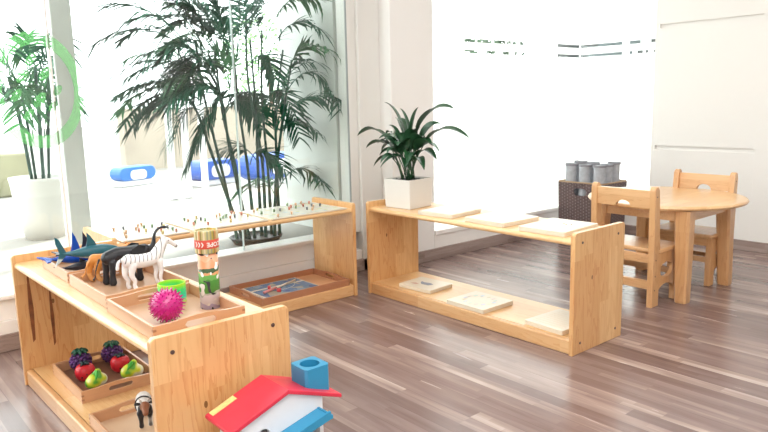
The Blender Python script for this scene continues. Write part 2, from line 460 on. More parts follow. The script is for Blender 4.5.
# ------------------------------------------------------------------ outside
ground_m = plain('outdoor_paving', (0.30, 0.29, 0.27), 0.8, vary=0.15, vscale=2)
o = struct('ground_outside', nbox((-12, WY + 0.12, -0.02), (30, 30, GZ)), ground_m)
struct('wall_outside', nbox((2.462, WY + 0.13, GZ), (2.62, 3.93, 3.2)), plain('outdoor_render', (0.62, 0.645, 0.62), 0.8, vary=0.06, vscale=3))
o = obj('concrete_post', nbox((1.06, 3.9, GZ), (1.165, 3.93, 3.4), 0.004), plain('post_grey', (0.55, 0.55, 0.53), 0.8, vary=0.08, vscale=4))
tag(o, 'broad pale grey post outside the glass, right of the white potted palm', 'post')
o = obj('garden_wall', nbox((3.06, 8.6, GZ), (7.5, 8.8, 1.0)), plain('sandy_wall', (0.42, 0.36, 0.29), 0.9, vary=0.12, vscale=1.5))
tag(o, 'low sandy brown garden wall far outside the glass', 'wall')
white_out = plain('white_outdoor_paint', (0.72, 0.72, 0.72), 0.5)
for i, x in enumerate((2.36, 2.5, 2.66)):
    o = obj('fence_post', nbox((x, 5.6, GZ), (x + 0.05, 5.65, 1.3), 0.006), white_out)
    tag(o, ('leftmost white upright post outside behind the tall palm', 'middle white upright post of three outside behind the tall palm', 'rightmost white upright post outside, nearest the palm canes')[i], 'post', 'white posts outside')
blue_out = plain('blue_plastic', (0.03, 0.16, 0.52), 0.4)
blue_deep = plain('deep_blue_plastic', (0.03, 0.10, 0.42), 0.4)
def playseat(name, loc, s, m, label):
    t = empty(name, loc, 0.3, label, 'play equipment', 'blurred blue play equipment outside')
    bm = bmesh.new(); prism(bm, round_rect(-s, 0.06, s, s * 0.9, s * 0.3), 1, -s * 0.4, s * 0.4, 0.01); obj('shell', bm, m, t)
    bm = bmesh.new(); box(bm, (-s * 0.9, -s * 0.35, 0), (s * 0.9, s * 0.35, 0.06), 0.01); obj('base', bm, white_out, t)
    bm = bmesh.new(); prism(bm, round_rect(-s * 0.45, s * 0.3, s * 0.45, s * 0.75, s * 0.2), 1, -s * 0.42, -s * 0.4); obj('panel', bm, white_out, t)
playseat('play_rocker', (2.55, 7.0, GZ), 0.22, blue_out, 'light blue rounded play seat far outside, left of the white posts')
playseat('play_rocker', (3.15, 6.4, GZ), 0.28, blue_deep, 'deep blue play seat outside behind the white posts')
playseat('play_rocker', (3.6, 6.0, GZ), 0.34, blue_deep, 'largest deep blue play seat outside behind the palm canes')
o = obj('planter_wall', nbox((0.2, 7.0, GZ), (1.6, 7.3, 0.62), 0.02), plain('olive_planter', (0.28, 0.27, 0.17), 0.9, vary=0.2, vscale=3)); tag(o, 'low olive brown planter wall outside, behind the white potted palm', 'planter')
rb = bmesh.new(); rr = random.Random(9)
for k in range(60): ball(rb, (0.75 + rr.uniform(-0.5, 0.6), 7.15 + rr.uniform(-0.12, 0.12), 0.70 + rr.uniform(-0.04, 0.10)), 0.055, 1)
o = obj('red_flowers', rb, plain('red_flower', (0.55, 0.10, 0.04), 0.7, vary=0.3, vscale=10)); tag(o, 'red flowers massed on the planter outside at far left', 'flowers', kind='stuff')

def leaflet(bm, p, d, up, ln, w, droop, n=3):
    d = d.normalized(); side = d.cross(up).normalized()
    prev = None
    for i in range(n + 1):
        t = i / n
        q = p + d * ln * t + Vector((0, 0, -1)) * droop * ln * t * t
        hw = w * (0.35 + 1.6 * t) * (1 - t) * 1.5 if i < n else 0.0
        if i == n:
            v = bm.verts.new(q); bm.faces.new((prev[0], prev[1], v)); break
        a = bm.verts.new(q - side * hw * 0.5); b = bm.verts.new(q + side * hw * 0.5)
        if prev: bm.faces.new((prev[0], prev[1], b, a))
        prev = (a, b)
def frond(rng, a, b, c, ln=0.16, w=0.013, n=15, ymin=None):
    bm = bmesh.new()
    pts = curve3(a, b, c, 20)
    tube(bm, pts, [0.0035 * (1 - i / 24) for i in range(21)], 5)
    for i in range(n):
        f = 0.22 + 0.78 * (i + 0.5) / n
        k = min(19, int(f * 20)); p = pts[k].lerp(pts[k + 1], f * 20 - k) if k < 20 else pts[-1]
        t = (pts[k + 1] - pts[k]).normalized()
        side = t.cross(Vector((0, 0, 1))).normalized()
        l = ln * (0.55 + 0.9 * sin(pi * min(0.95, f * 0.85))) * rng.uniform(0.8, 1.1)
        for s in (-1, 1):
            d = t * rng.uniform(0.7, 1.0) + side * s * rng.uniform(0.5, 0.95) + Vector((0, 0, 1)) * s * rng.uniform(0.05, 0.5)
            leaflet(bm, p, d, side.cross(t) + Vector((0, 0.3, 0)), l, w * rng.uniform(0.8, 1.2), rng.uniform(0.1, 0.5))
    if ymin is not None:
        for v in bm.verts:
            v.co.y = max(v.co.y, ymin)
            if v.co.y < 3.95 and v.co.x > 2.44: v.co.x = 2.44 + 0.15 * 0.01 * (v.co.z)
    return bm
CANES = [
[(1.824, 3.449, 0.269), (1.776, 3.499, 0.66), (1.725, 3.549, 1.052), (1.714, 3.599, 1.379)],
[(1.895, 3.485, 0.253), (1.883, 3.535, 0.649), (1.844, 3.585, 0.994), (1.849, 3.635, 1.332)],
[(1.942, 3.464, 0.249), (1.949, 3.514, 0.645), (1.938, 3.564, 1.048), (1.952, 3.614, 1.445)],
[(2.005, 3.492, 0.235), (2.031, 3.542, 0.637), (2.068, 3.592, 0.988), (2.082, 3.642, 1.397)],
[(2.075, 3.495, 0.225), (2.101, 3.545, 0.631), (2.114, 3.595, 1.046), (2.168, 3.645, 1.458)],
[(2.09, 3.428, 0.232), (2.123, 3.478, 0.633), (2.166, 3.528, 0.985), (2.266, 3.578, 1.34)],
[(2.051, 3.422, 0.226), (2.108, 3.472, 0.575), (2.218, 3.522, 0.984), (2.323, 3.572, 1.282)],
[(1.894, 3.52, 0.236), (1.767, 3.57, 0.714), (1.702, 3.62, 0.998), (1.638, 3.67, 1.11)],
[(1.902, 3.451, 0.245), (1.835, 3.501, 0.769), (1.83, 3.551, 1.05), (1.781, 3.601, 1.218)],
[(2.006, 3.448, 0.23), (2.036, 3.498, 0.698), (2.001, 3.548, 1.161), (2.041, 3.598, 1.56)]]
FRONDS = [
    ((1.695, 3.486, 1.051), (1.572, 3.624, 1.259), (1.336, 3.762, 1.21)) ,
    ((1.711, 3.515, 1.078), (1.569, 3.701, 1.166), (1.369, 3.888, 1.09)) ,
    ((1.675, 3.506, 1.052), (1.556, 3.687, 1.084), (1.43, 3.868, 0.905)) ,
    ((1.632, 3.385, 1.257), (1.413, 3.457, 1.493), (1.192, 3.528, 1.506)) ,
    ((1.741, 3.54, 1.322), (1.583, 3.656, 1.589), (1.377, 3.772, 1.649)) ,
    ((1.783, 3.533, 1.376), (1.635, 3.52, 1.576), (1.447, 3.507, 1.658)) ,
    ((1.649, 3.46, 0.998), (1.542, 3.479, 0.975), (1.442, 3.498, 0.784)) ,
    ((1.743, 3.472, 0.996), (1.726, 3.57, 0.913), (1.639, 3.668, 0.673)) ,
    ((1.713, 3.382, 1.207), (1.532, 3.394, 1.331), (1.348, 3.406, 1.252)) ,
    ((1.769, 3.428, 1.262), (1.724, 3.607, 1.46), (1.627, 3.787, 1.445)) ,
    ((1.861, 3.51, 1.269), (1.817, 3.508, 1.535), (1.693, 3.507, 1.681)) ,
    ((1.913, 3.516, 1.27), (1.956, 3.509, 1.598), (1.941, 3.502, 1.809)) ,
    ((1.966, 3.485, 1.38), (2.077, 3.475, 1.603), (2.265, 3.466, 1.728)) ,
    ((1.998, 3.38, 1.21), (2.306, 3.549, 1.485), (2.388, 3.339, 1.441)) ,
    ((2.048, 3.416, 1.377), (2.234, 3.427, 1.609), (2.396, 3.379, 1.616)) ,
    ((2.175, 3.547, 0.926), (2.399, 3.716, 1.23), (2.399, 3.406, 1.262)) ,
    ((2.113, 3.429, 0.986), (2.389, 3.48, 1.207), (2.43, 3.231, 0.965)) ,
    ((2.132, 3.472, 0.752), (2.303, 3.594, 0.909), (2.387, 3.417, 0.841)) ,
    ((2.084, 3.415, 0.522), (2.366, 3.601, 0.618), (2.395, 3.366, 0.519)) ,
    ((2.117, 3.497, 0.451), (2.14, 3.689, 0.556), (2.087, 3.881, 0.482)) ,
    ((2.016, 3.532, 0.698), (1.933, 3.564, 0.784), (1.833, 3.595, 0.766)) ,
    ((1.923, 3.441, 0.68), (2.007, 3.441, 0.761), (2.155, 3.441, 0.633)) ,
    ((1.751, 3.405, 0.995), (1.649, 3.38, 1.128), (1.441, 3.356, 1.053)) ,
    ((1.768, 3.431, 1.049), (1.705, 3.536, 1.267), (1.515, 3.641, 1.163)) ,
    ((1.793, 3.381, 1.101), (1.782, 3.503, 1.321), (1.639, 3.626, 1.378)) ,
    ((1.888, 3.437, 1.157), (2.057, 3.472, 1.299), (2.156, 3.506, 1.16)) ,
    ((1.806, 3.519, 0.939), (1.967, 3.595, 1.048), (2.147, 3.67, 0.865)) ,
    ((1.614, 3.434, 0.999), (1.534, 3.509, 1.054), (1.42, 3.585, 0.952)) ,
    ((1.711, 3.5, 1.105), (1.614, 3.473, 1.21), (1.449, 3.447, 1.003)) ,
    ((2.24, 3.546, 1.102), (2.344, 3.511, 1.338), (2.396, 3.277, 1.323)) ,
    ((2.08, 3.507, 1.33), (2.109, 3.67, 1.573), (2.032, 3.833, 1.586)) ,
    ((1.821, 3.383, 1.313), (1.723, 3.532, 1.532), (1.655, 3.681, 1.65)) ,
    ((2.021, 3.442, 0.989), (2.222, 3.541, 1.091), (2.388, 3.62, 0.792)) ,
    ((2.07, 3.382, 0.874), (2.224, 3.353, 1.04), (2.418, 3.244, 1.047)) ,
]

palm = empty('areca_palm', (1.96, 3.48, GZ), 0, 'tall dark green bamboo palm with arching fronds, outside behind the pegboard shelf', 'palm')
def rel(p): return Vector(p) - Vector((1.96, 3.48, GZ))
bm = lathe(bmesh.new(), [(0.13, 0.0), (0.155, 0.035), (0.16, 0.04), (0.15, 0.042), (0.14, 0.03), (0.01, 0.03)], 36, sx=1.0, sy=0.9)
obj('pot', bm, plain('black_pot', (0.02, 0.02, 0.02), 0.5), palm, True)
rng = random.Random(11)
for c in CANES:
    b = (c[0][0], c[0][1], GZ + 0.02)
    pts = cr([rel(b)[:]] + [rel(p)[:] for p in c[1:]], 7)
    rad = [0.010 * (1 - 0.5 * i / len(pts)) * (1.2 if i % 4 == 0 else 1) for i in range(len(pts))]
    obj('cane', tube(bmesh.new(), pts, rad, 7), palm_cane, palm, True)
extra = []
for i, (a, b, c) in enumerate(FRONDS):
    for rep in range(2 if b[0] < 2.0 and c[2] > 0.85 else 0):
        j = Vector((rng.uniform(0.0, 0.11), rng.uniform(0.0, 0.12), rng.uniform(-0.09, 0.05)))
        extra.append((a, tuple(Vector(b) + j), tuple(Vector(c) + j * 2)))
for i, (a, b, c) in enumerate(FRONDS + extra):
    bm = frond(rng, a, b, c, ln=0.12, w=0.017, n=22, ymin=3.235)
    for v in bm.verts: v.co -= Vector((1.96, 3.48, GZ))
    obj('frond', bm, palm_light if i % 5 == 4 else palm_green, palm)

# second palm in a white pot, further out on the left
lp = empty('potted_palm', (1.10, 4.62, GZ), 0, 'leafy palm in a large white pot outside the glass, at the far left', 'palm')
obj('pot', lathe(bmesh.new(), [(0.115, 0), (0.15, 0.13), (0.175, 0.36), (0.18, 0.385), (0.168, 0.385), (0.16, 0.35), (0.01, 0.35)], 40), white_pot, lp, True)
obj('soil', lathe(bmesh.new(), [(0.15, 0.352), (0.15, 0.36), (0.01, 0.365)], 24), soil, lp)
for i in range(7):
    a = i * 2.4; r = 0.05
    x, y = r * cos(a), r * sin(a)
    obj('cane', tube(bmesh.new(), cr([(x, y, 0.35), (x * 1.6, y * 1.6, 0.7), (x * 2.4, y * 2.4, 0.95 + 0.05 * (i % 3))], 6), 0.009, 6), palm_cane, lp, True)
for i in range(20):
    a = i * 2.4 + rng.uniform(-0.3, 0.3); z = 0.62 + 0.36 * rng.random(); L = rng.uniform(0.22, 0.36)
    p0 = (0.06 * cos(a), 0.06 * sin(a), z); p1 = (L * 0.6 * cos(a), L * 0.6 * sin(a), z + rng.uniform(0.15, 0.34)); p2 = (L * cos(a), L * sin(a), z + rng.uniform(0.0, 0.36))
    obj('frond', frond(rng, p0, p1, p2, ln=0.14, w=0.018, n=11), palm_light if i % 2 else palm_green, lp)
# leafy trees far outside, seen through the clear bands and behind the palm
tree_m = plain('tree_leaves', (0.20, 0.36, 0.15), 0.7, vary=0.4, vscale=6)
trunk_m = plain('tree_trunk', (0.14, 0.10, 0.07), 0.8)
def tree(loc, h, r, label, seed):
    t = empty('garden_tree', loc, 0, label, 'tree', 'trees outside')
    rg = random.Random(seed); bm = bmesh.new()
    for k in range(700):
        d = Vector((rg.gauss(0, 1), rg.gauss(0, 1), rg.gauss(0, 0.8))).normalized() * r * rg.uniform(0.35, 1) ** 0.6
        p = Vector((0, 0, h)) + d
        u = Vector((rg.uniform(-1, 1), rg.uniform(-1, 1), rg.uniform(-1, 1))).normalized(); w = u.orthogonal().normalized()
        s = 0.055
        bm.faces.new([bm.verts.new(p + u * s), bm.verts.new(p + w * s * 0.5), bm.verts.new(p - u * s), bm.verts.new(p - w * s * 0.5)])
    obj('crown', bm, tree_m, t)
    obj('trunk', tube(bmesh.new(), [(0, 0, 0), (0.03, 0, h * 0.5), (0, 0, h)], [0.06, 0.045, 0.03], 8), trunk_m, t, True)
tree((5.8, 9.6, GZ), 1.5, 0.8, 'small light green tree outside, behind the tall palm fronds', 1)
tree((6.2, 7.5, GZ), 1.6, 0.9, 'leafy tree outside beyond the frosted window, nearest the column', 2)
tree((10.2, 9.6, GZ), 1.7, 1.0, 'leafy tree outside beyond the frosted window, nearest the room corner', 3)
# dark neighbouring wall end and an added leaning awning outside the corner window
t = empty('outdoor_wedge', (5.0, 3.0, GZ), 0, 'added slanting grey awning outside the corner window', 'wedge')
bm = bmesh.new(); prism(bm, [(3.22, 0.85), (3.22, 1.36), (2.66, 1.78), (2.62, 1.62), (2.98, 1.12)], 0, 4.95, 4.98)
for v in bm.verts: v.co -= Vector((5.0, 3.0, GZ))
obj('wedge_sheet', bm, plain('wedge_grey', (0.10, 0.13, 0.14), 0.7), t)  # slab added to give the slanting grey wedge on the frosted film
obj('post', nbox((-0.08, 0.12, 0), (-0.055, 0.145, 0.9)), grey_frame, t)
o = obj('dark_beam', nbox((5.2, 2.78, 1.36), (5.3, 3.7, 1.52), 0.004), plain('dark_beam_grey', (0.035, 0.038, 0.04), 0.7))
tag(o, 'dark grey horizontal beam outside, seen in the clear bands at the room corner', 'beam')
obj('beam_post', nbox((5.22, 3.6, GZ), (5.28, 3.66, 1.36)), grey_frame, None).parent = o
rg = random.Random(12)
for (hx0, hx1, lab) in ((5.9, 6.9, 'dark green hedge outside, seen in the left part of the clear bands'), (7.0, 7.9, 'dark green hedge outside, seen in the clear bands nearer the corner')):
    bm = bmesh.new()
    for k in range(900):
        p = Vector((rg.uniform(hx0, hx1), rg.uniform(5.9, 6.3), rg.uniform(1.1, 1.95)))
        u = Vector((rg.uniform(-1, 1), rg.uniform(-1, 1), rg.uniform(-1, 1))).normalized(); w = u.orthogonal().normalized(); q = 0.05
        bm.faces.new([bm.verts.new(p + u * q), bm.verts.new(p + w * q * 0.6), bm.verts.new(p - u * q), bm.verts.new(p - w * q * 0.6)])
    t = empty('garden_hedge', ((hx0 + hx1) / 2, 6.1, GZ), 0, lab, 'hedge', 'hedges outside')
    for v in bm.verts: v.co -= t.location
    obj('foliage', bm, plain('hedge_green', (0.06, 0.11, 0.06), 0.7, vary=0.5, vscale=7), t)
    for k in range(3):
        obj('trunk', tube(bmesh.new(), [(-0.3 + 0.3 * k, 0, 0), (-0.3 + 0.3 * k, 0, 1.0)], 0.03, 8), trunk_m, t, True)
t = empty('play_barrel', (4.56, 3.48, GZ - 0.04), 0, 'bright blue shape outside, dimly seen through the frosted window', 'play equipment')
obj('barrel', lathe(bmesh.new(), [(0.05, 0.04), (0.07, 0.08), (0.075, 0.24), (0.05, 0.27)], 24), plain('sky_blue', (0.005, 0.20, 0.36), 0.4), t, True)
obj('hoop', lathe(bmesh.new(), [(0.077, 0.14), (0.08, 0.15), (0.077, 0.16)], 24, caps=False), white_out, t, True)

# ------------------------------------------------------------------ low open shelves
SH, TH = 0.5, 0.02
def shelf_panel(D):
    r = 0.011
    pts = [(0, 0)] + list(reversed(arc(r, SH - r, r, pi / 2, pi, 6))) + list(reversed(arc(D - r, SH - r, r, 0, pi / 2, 6))) + [(D, 0)]
    return pts
def shelf(loc, rz, Ln, D, label, streaks=()):
    t = empty('low_shelf', loc, rz, label, 'shelf', 'low open pine shelves')
    for x0, s in ((0, -1), (Ln - TH, 1)):
        bm = prism(bmesh.new(), shelf_panel(D), 0, 0, TH, 0.003)
        p = obj('end_panel', bm, pine_v, t, loc=(x0, 0, 0))
        for y, z in ((0.05, 0.458), (D - 0.05, 0.458), (0.05, 0.045), (D - 0.05, 0.045)):
            b2 = lathe(bmesh.new(), [(0.0055, -0.0015), (0.0055, 0.0015), (0.003, 0.0018)], 12)
            sc = obj('screw', b2, dark_screw, p, loc=(TH if s > 0 else 0, y, z), rot=(0, radians(90) * s, 0))
    def board(name, z0, z1, y0, y1):
        h = (z1 - z0) / 2; zc = (z0 + z1) / 2
        pts = arc(y0 + h, zc, h, pi / 2, 1.5 * pi, 8) + arc(y1 - h, zc, h, -pi / 2, pi / 2, 8)
        return obj(name, prism(bmesh.new(), pts, 0, TH, Ln - TH), pine_x, t, False)
    board('top_board', 0.447, 0.472, 0.006, D - 0.006)
    obj('bottom_board', nbox((TH, 0.03, 0.038), (Ln - TH, D - 0.012, 0.06)), pine_x, t)
    obj('front_rail', nbox((TH, 0.006, 0.0), (Ln - TH, 0.029, 0.0602), 0.006, 3), pine_face, t)
    return t
# near left shelf (toys), right shelf (puzzle boards), shelf along the glass (pegboards)
SA = shelf((0.521, 2.735, 0), radians(-89.0), 1.262, 0.374, 'low pine shelf nearest the camera at left, holding toy animals in trays')
SB = shelf((2.228, 2.775, 0), -pi / 2, 1.292, 0.360, 'low pine shelf in the middle with a potted plant and pale flat boards on top')
SC = shelf((0.902, 2.778, 0), 0, 1.258, 0.372, 'low pine shelf along the glass wall with pegged boards on top')
for o in SB.children:
    pass
# dark stain streaks on the far end panel of the toy shelf
stain = plain('resin_stain', (0.22, 0.07, 0.025), 0.4, vary=0.3, vscale=40)
pan = [c for c in SA.children if c.name.startswith('end_panel')][0]
for y, z0, z1, w in ((0.045, 0.16, 0.42, 0.010), (0.115, 0.13, 0.36, 0.008)):
    pts = [(y - w * 0.4, z0), (y + w * 0.5, z0 + 0.01), (y + w, (z0 + z1) / 2), (y + w * 0.4, z1), (y - w * 0.2, z1 - 0.01), (y - w * 0.7, (z0 + z1) / 2)]
    o = obj('resin_streak', prism(bmesh.new(), pts, 0, TH - 0.0002, TH + 0.0006), stain, pan); o['label'] = 'dark brown resin streak'

# ------------------------------------------------------------------ trays
def tray(loc, rz, Lx, Wy, label, group, mats=(beech, beech_y, beech_bot), H=0.036, arch=0.006, T=0.008):
    """handle walls at both x ends; origin at centre of base"""
    t = empty('wooden_tray', loc, rz, label, 'tray', group)
    obj('base', nbox((-Lx / 2 + T, -Wy / 2 + T, 0.0), (Lx / 2 - T, Wy / 2 - T, 0.005)), mats[2], t)
    for s in (-1, 1):
        y = s * (Wy / 2 - T / 2)
        obj('side_wall', nbox((-Lx / 2 + T, y - T / 2, 0), (Lx / 2 - T, y + T / 2, H), 0.0012), mats[0], t)
    for s in (-1, 1):
        bm = bmesh.new()
        x0, x1 = (Lx / 2 - T, Lx / 2) if s > 0 else (-Lx / 2, -Lx / 2 + T)
        hw = Wy / 2
        top = lambda y: H + arch * max(0.0, cos(min(1, abs(y) / (hw * 0.75)) * pi) * 0.5 + 0.5)
        sw, sz, sh = min(0.042, hw * 0.42), H * 0.62, 0.0085
        rr = lambda y: sh * math.sqrt(max(0.0, 1 - (max(0, abs(y) - (sw - sh)) / sh) ** 2))
        n = 14
        slab(bm, [-hw + (hw - sw) * i / 8 for i in range(9)], lambda y: 0, top, 0, x0, x1)
        slab(bm, [sw + (hw - sw) * i / 8 for i in range(9)], lambda y: 0, top, 0, x0, x1)
        ys = [-sw + 2 * sw * i / n for i in range(n + 1)]
        slab(bm, ys, lambda y: 0, lambda y: sz - rr(y), 0, x0, x1)
        slab(bm, ys, lambda y: sz + rr(y), top, 0, x0, x1)
        bmesh.ops.remove_doubles(bm, verts=bm.verts, dist=1e-5)
        w = obj('handle_wall', bm, mats[1], t)
        for sy in (-1, 1):
            for kz in (0.008, 0.022):
                obj('finger_joint', nbox((x0 + (0.0002 if s > 0 else -0.0003), sy * hw - (0.008 if sy > 0 else 0.0003), kz), (x1 + (0.0003 if s > 0 else -0.0002), sy * hw + (0.0003 if sy > 0 else 0.008), kz + 0.006)), plain_joint, w)
    return t
plain_joint = plain('joint_end_grain', (0.36, 0.17, 0.09), 0.5)
TZ = 0.4725
G = 'beech trays on the toy shelf'
T1 = tray((0.712, 2.408, TZ), pi / 2, 0.30, 0.25, 'tray of toy sharks on the near left shelf, farthest of the three on top', G)
T2 = tray((0.706, 2.060, TZ), pi / 2, 0.345, 0.245, 'tray holding the zebra and other toy animals, middle of the shelf top', G)
T3 = tray((0.697, 1.697, TZ), pi / 2, 0.325, 0.245, 'tray with the pink spiky ball, nearest the camera on the shelf top', G)
T4 = tray((0.722, 2.43, 0.0605), pi / 2, 0.34, 0.26, 'tray of soft toy fruits on the lower board of the near left shelf', G, (beech, beech_y, plain('dark_tray_bottom', (0.22, 0.11, 0.07), 0.5)), H=0.04)
T5 = tray((0.69, 1.90, 0.0605), pi / 2, 0.36, 0.26, 'tray with the cow figure on the lower board, partly hidden by the end panel', G, (beech, beech_y, plain('pale_tray_bottom', (0.72, 0.52, 0.35), 0.4)), H=0.04)
T6 = tray((1.851, 2.958, 0.0605), 0, 0.53, 0.335, 'reddish wooden tray holding the blue fishing puzzle under the pegboards', 'reddish trays under the pegboards', (rosy, rosy_y, rosy_bot), H=0.036)
T7 = tray((1.29, 2.93, 0.0605), 0, 0.33, 0.26, 'smaller empty reddish tray left of the fishing puzzle tray', 'reddish trays under the pegboards', (rosy, rosy_y, rosy_bot), H=0.036)

# ------------------------------------------------------------------ sea animals
def paint(name, layers, rough=0.35, base=(1, 1, 1)):
    """layers: list of (axis, threshold, color above) hard height splits in object space"""
    m, nt, p = mat(name)
    L = nt.links.new
    tc = N(nt, 'ShaderNodeTexCoord'); sp = N(nt, 'ShaderNodeSeparateXYZ'); L(tc.outputs['Object'], sp.inputs[0])
    nz = N(nt, 'ShaderNodeTexNoise'); nz.inputs['Scale'].default_value = 30; L(tc.outputs['Object'], nz.inputs['Vector'])
    cur = None
    for ax, th, col in layers:
        s = N(nt, 'ShaderNodeMath', operation='MULTIPLY_ADD'); L(nz.outputs[0], s.inputs[0]); s.inputs[1].default_value = 0.012; L(sp.outputs[ax], s.inputs[2])
        r = N(nt, 'ShaderNodeMapRange'); r.inputs['From Min'].default_value = th + 0.004; r.inputs['From Max'].default_value = th + 0.009; L(s.outputs[0], r.inputs[0])
        mx = N(nt, 'ShaderNodeMixRGB'); L(r.outputs[0], mx.inputs[0])
        if cur is None: mx.inputs[1].default_value = (*base, 1)
        else: L(cur, mx.inputs[1])
        mx.inputs[2].default_value = (*col, 1); cur = mx.outputs[0]
    L(cur, p.inputs['Base Color']); p.inputs['Roughness'].default_value = rough
    return m
def shark(name, loc, rot, ln, m, label, cat, tail_vertical=True, dz=1.0):
    t = empty(name, loc, 0, label, cat, 'toy sea animals'); t.rotation_euler = rot
    r = ln * 0.115
    ch = [[(-ln * .46, 0, ln * .02, r * .16), (-ln * .28, 0, ln * .005, r * .45), (-ln * .08, 0, 0, r * .88), (ln * .12, 0, 0, r), (ln * .3, 0, -ln * .005, r * .78), (ln * .46, 0, -ln * .012, r * .22)]]
    organic('body', ch, m, t, voxel=ln * .012, smooth=2)
    def fin(nm, pts, th, axis=1, off=0.0):
        bm = bmesh.new(); prism(bm, pts, axis, off - th / 2, off + th / 2, th * 0.3); return obj(nm, bm, m, t)
    h = ln * .24 * dz
    fin('dorsal_fin', [(-ln * .10, r * .5), (ln * .10, r * .6), (ln * .05, r * .75 + h * .35), (-ln * .02, r * .7 + h * .8), (-ln * .07, r * .75 + h), (-ln * .055, r * .7 + h * .5)], ln * .022)
    if tail_vertical:
        fin('tail_fin', [(-ln * .40, -ln * .01), (-ln * .40, ln * .05), (-ln * .5, ln * .26), (-ln * .56, ln * .30), (-ln * .55, ln * .18), (-ln * .49, ln * .03), (-ln * .55, -ln * .12), (-ln * .57, -ln * .17), (-ln * .5, -ln * .12)], ln * .022)
    else:
        bm = bmesh.new(); prism(bm, [(-ln * .40, -ln * .02), (-ln * .40, ln * .02), (-ln * .5, ln * .17), (-ln * .57, ln * .2), (-ln * .52, 0), (-ln * .57, -ln * .2), (-ln * .5, -ln * .17)], 2, ln * .01, ln * .035, ln * .006); obj('tail_fluke', bm, m, t)
    for s in (-1, 1):
        bm = bmesh.new()
        pts = [Vector((ln * .16, s * r * .6, -r * .4)), Vector((ln * .04, s * r * .6, -r * .45)), Vector((-ln * .05, s * (r + ln * .13), -r * 1.0)), Vector((-ln * .02, s * (r + ln * .14), -r * 1.0))]
        a = [bm.verts.new(p + Vector((0, 0, ln * .01))) for p in pts]; b = [bm.verts.new(p - Vector((0, 0, ln * .01))) for p in pts]
        bm.faces.new(a); bm.faces.new(b)
        for i in range(4): bm.faces.new((a[i], a[(i + 1) % 4], b[(i + 1) % 4], b[i]))
        obj('side_fin', bm, m, t)
        e = obj('eye', ball(bmesh.new(), (ln * .33, s * r * .58, r * .15), ln * .012, 1), plain_black, t, True)
    return t
plain_black = plain('black_plastic', (0.012, 0.012, 0.014), 0.35)
teal = paint('teal_shark', [('Z', -0.013, (0.018, 0.115, 0.155))], 0.3, (0.45, 0.55, 0.58))
blue = paint('blue_shark', [('Z', -0.016, (0.01, 0.07, 0.42))], 0.25, (0.6, 0.65, 0.75))
orca = paint('black_orca', [('Z', -0.014, (0.02, 0.022, 0.035))], 0.3, (0.7, 0.7, 0.72))
shark('toy_shark', (0.69, 2.335, 0.548), (0, radians(2), radians(2)), 0.205, teal, 'teal blue plastic toy shark lying on top in the tray', 'toy shark')
shark('toy_shark', (0.665, 2.435, 0.517), (radians(6), radians(3), radians(10)), 0.20, blue, 'bright royal blue plastic toy shark behind the teal one', 'toy shark', False, dz=1.55)
shark('toy_orca', (0.722, 2.505, 0.512), (0, radians(4), radians(-4)), 0.19, orca, 'black and white toy orca at the back of the sea animal tray', 'toy whale', False, dz=1.35)
shark('toy_orca', (0.672, 2.385, 0.494), (radians(4), 0, radians(4)), 0.15, orca, 'dark toy whale lying lowest under the teal shark', 'toy whale', False, dz=0.5)

# ------------------------------------------------------------------ land animals
def quad(name, loc, rz, m, label, cat, chains, voxel=0.0018, smooth=3):
    t = empty(name, loc, rz, label, cat, 'toy land animals')
    organic('body', chains, m, t, voxel, smooth)
    return t
def zebra_mat():
    m, nt, p = mat('zebra_stripes'); L = nt.links.new
    tc = N(nt, 'ShaderNodeTexCoord'); sp = N(nt, 'ShaderNodeSeparateXYZ'); L(tc.outputs['Object'], sp.inputs[0])
    w = N(nt, 'ShaderNodeTexWave', wave_type='BANDS', bands_direction='X'); w.inputs['Scale'].default_value = 28; w.inputs['Distortion'].default_value = 1.0; w.inputs['Detail'].default_value = 0
    mp = N(nt, 'ShaderNodeMapping'); mp.inputs['Rotation'].default_value = (0, radians(-16), 0); L(tc.outputs['Object'], mp.inputs[0]); L(mp.outputs[0], w.inputs[0])
    g = N(nt, 'ShaderNodeMath', operation='LESS_THAN'); L(w.outputs['Fac'], g.inputs[0]); g.inputs[1].default_value = 0.05
    z = N(nt, 'ShaderNodeMath', operation='GREATER_THAN'); L(sp.outputs['Z'], z.inputs[0]); z.inputs[1].default_value = 0.074
    mu = N(nt, 'ShaderNodeMath', operation='MULTIPLY'); L(g.outputs[0], mu.inputs[0]); L(z.outputs[0], mu.inputs[1])
    x = N(nt, 'ShaderNodeMath', operation='LESS_THAN'); L(sp.outputs['X'], x.inputs[0]); x.inputs[1].default_value = 0.055
    mu2 = N(nt, 'ShaderNodeMath', operation='MULTIPLY'); L(mu.outputs[0], mu2.inputs[0]); L(x.outputs[0], mu2.inputs[1])
    mx = N(nt, 'ShaderNodeMixRGB'); L(mu2.outputs[0], mx.inputs[0]); mx.inputs[1].default_value = (0.80, 0.79, 0.80, 1); mx.inputs[2].default_value = (0.03, 0.03, 0.04, 1)
    L(mx.outputs[0], p.inputs['Base Color']); p.inputs['Roughness'].default_value = 0.5
    return m
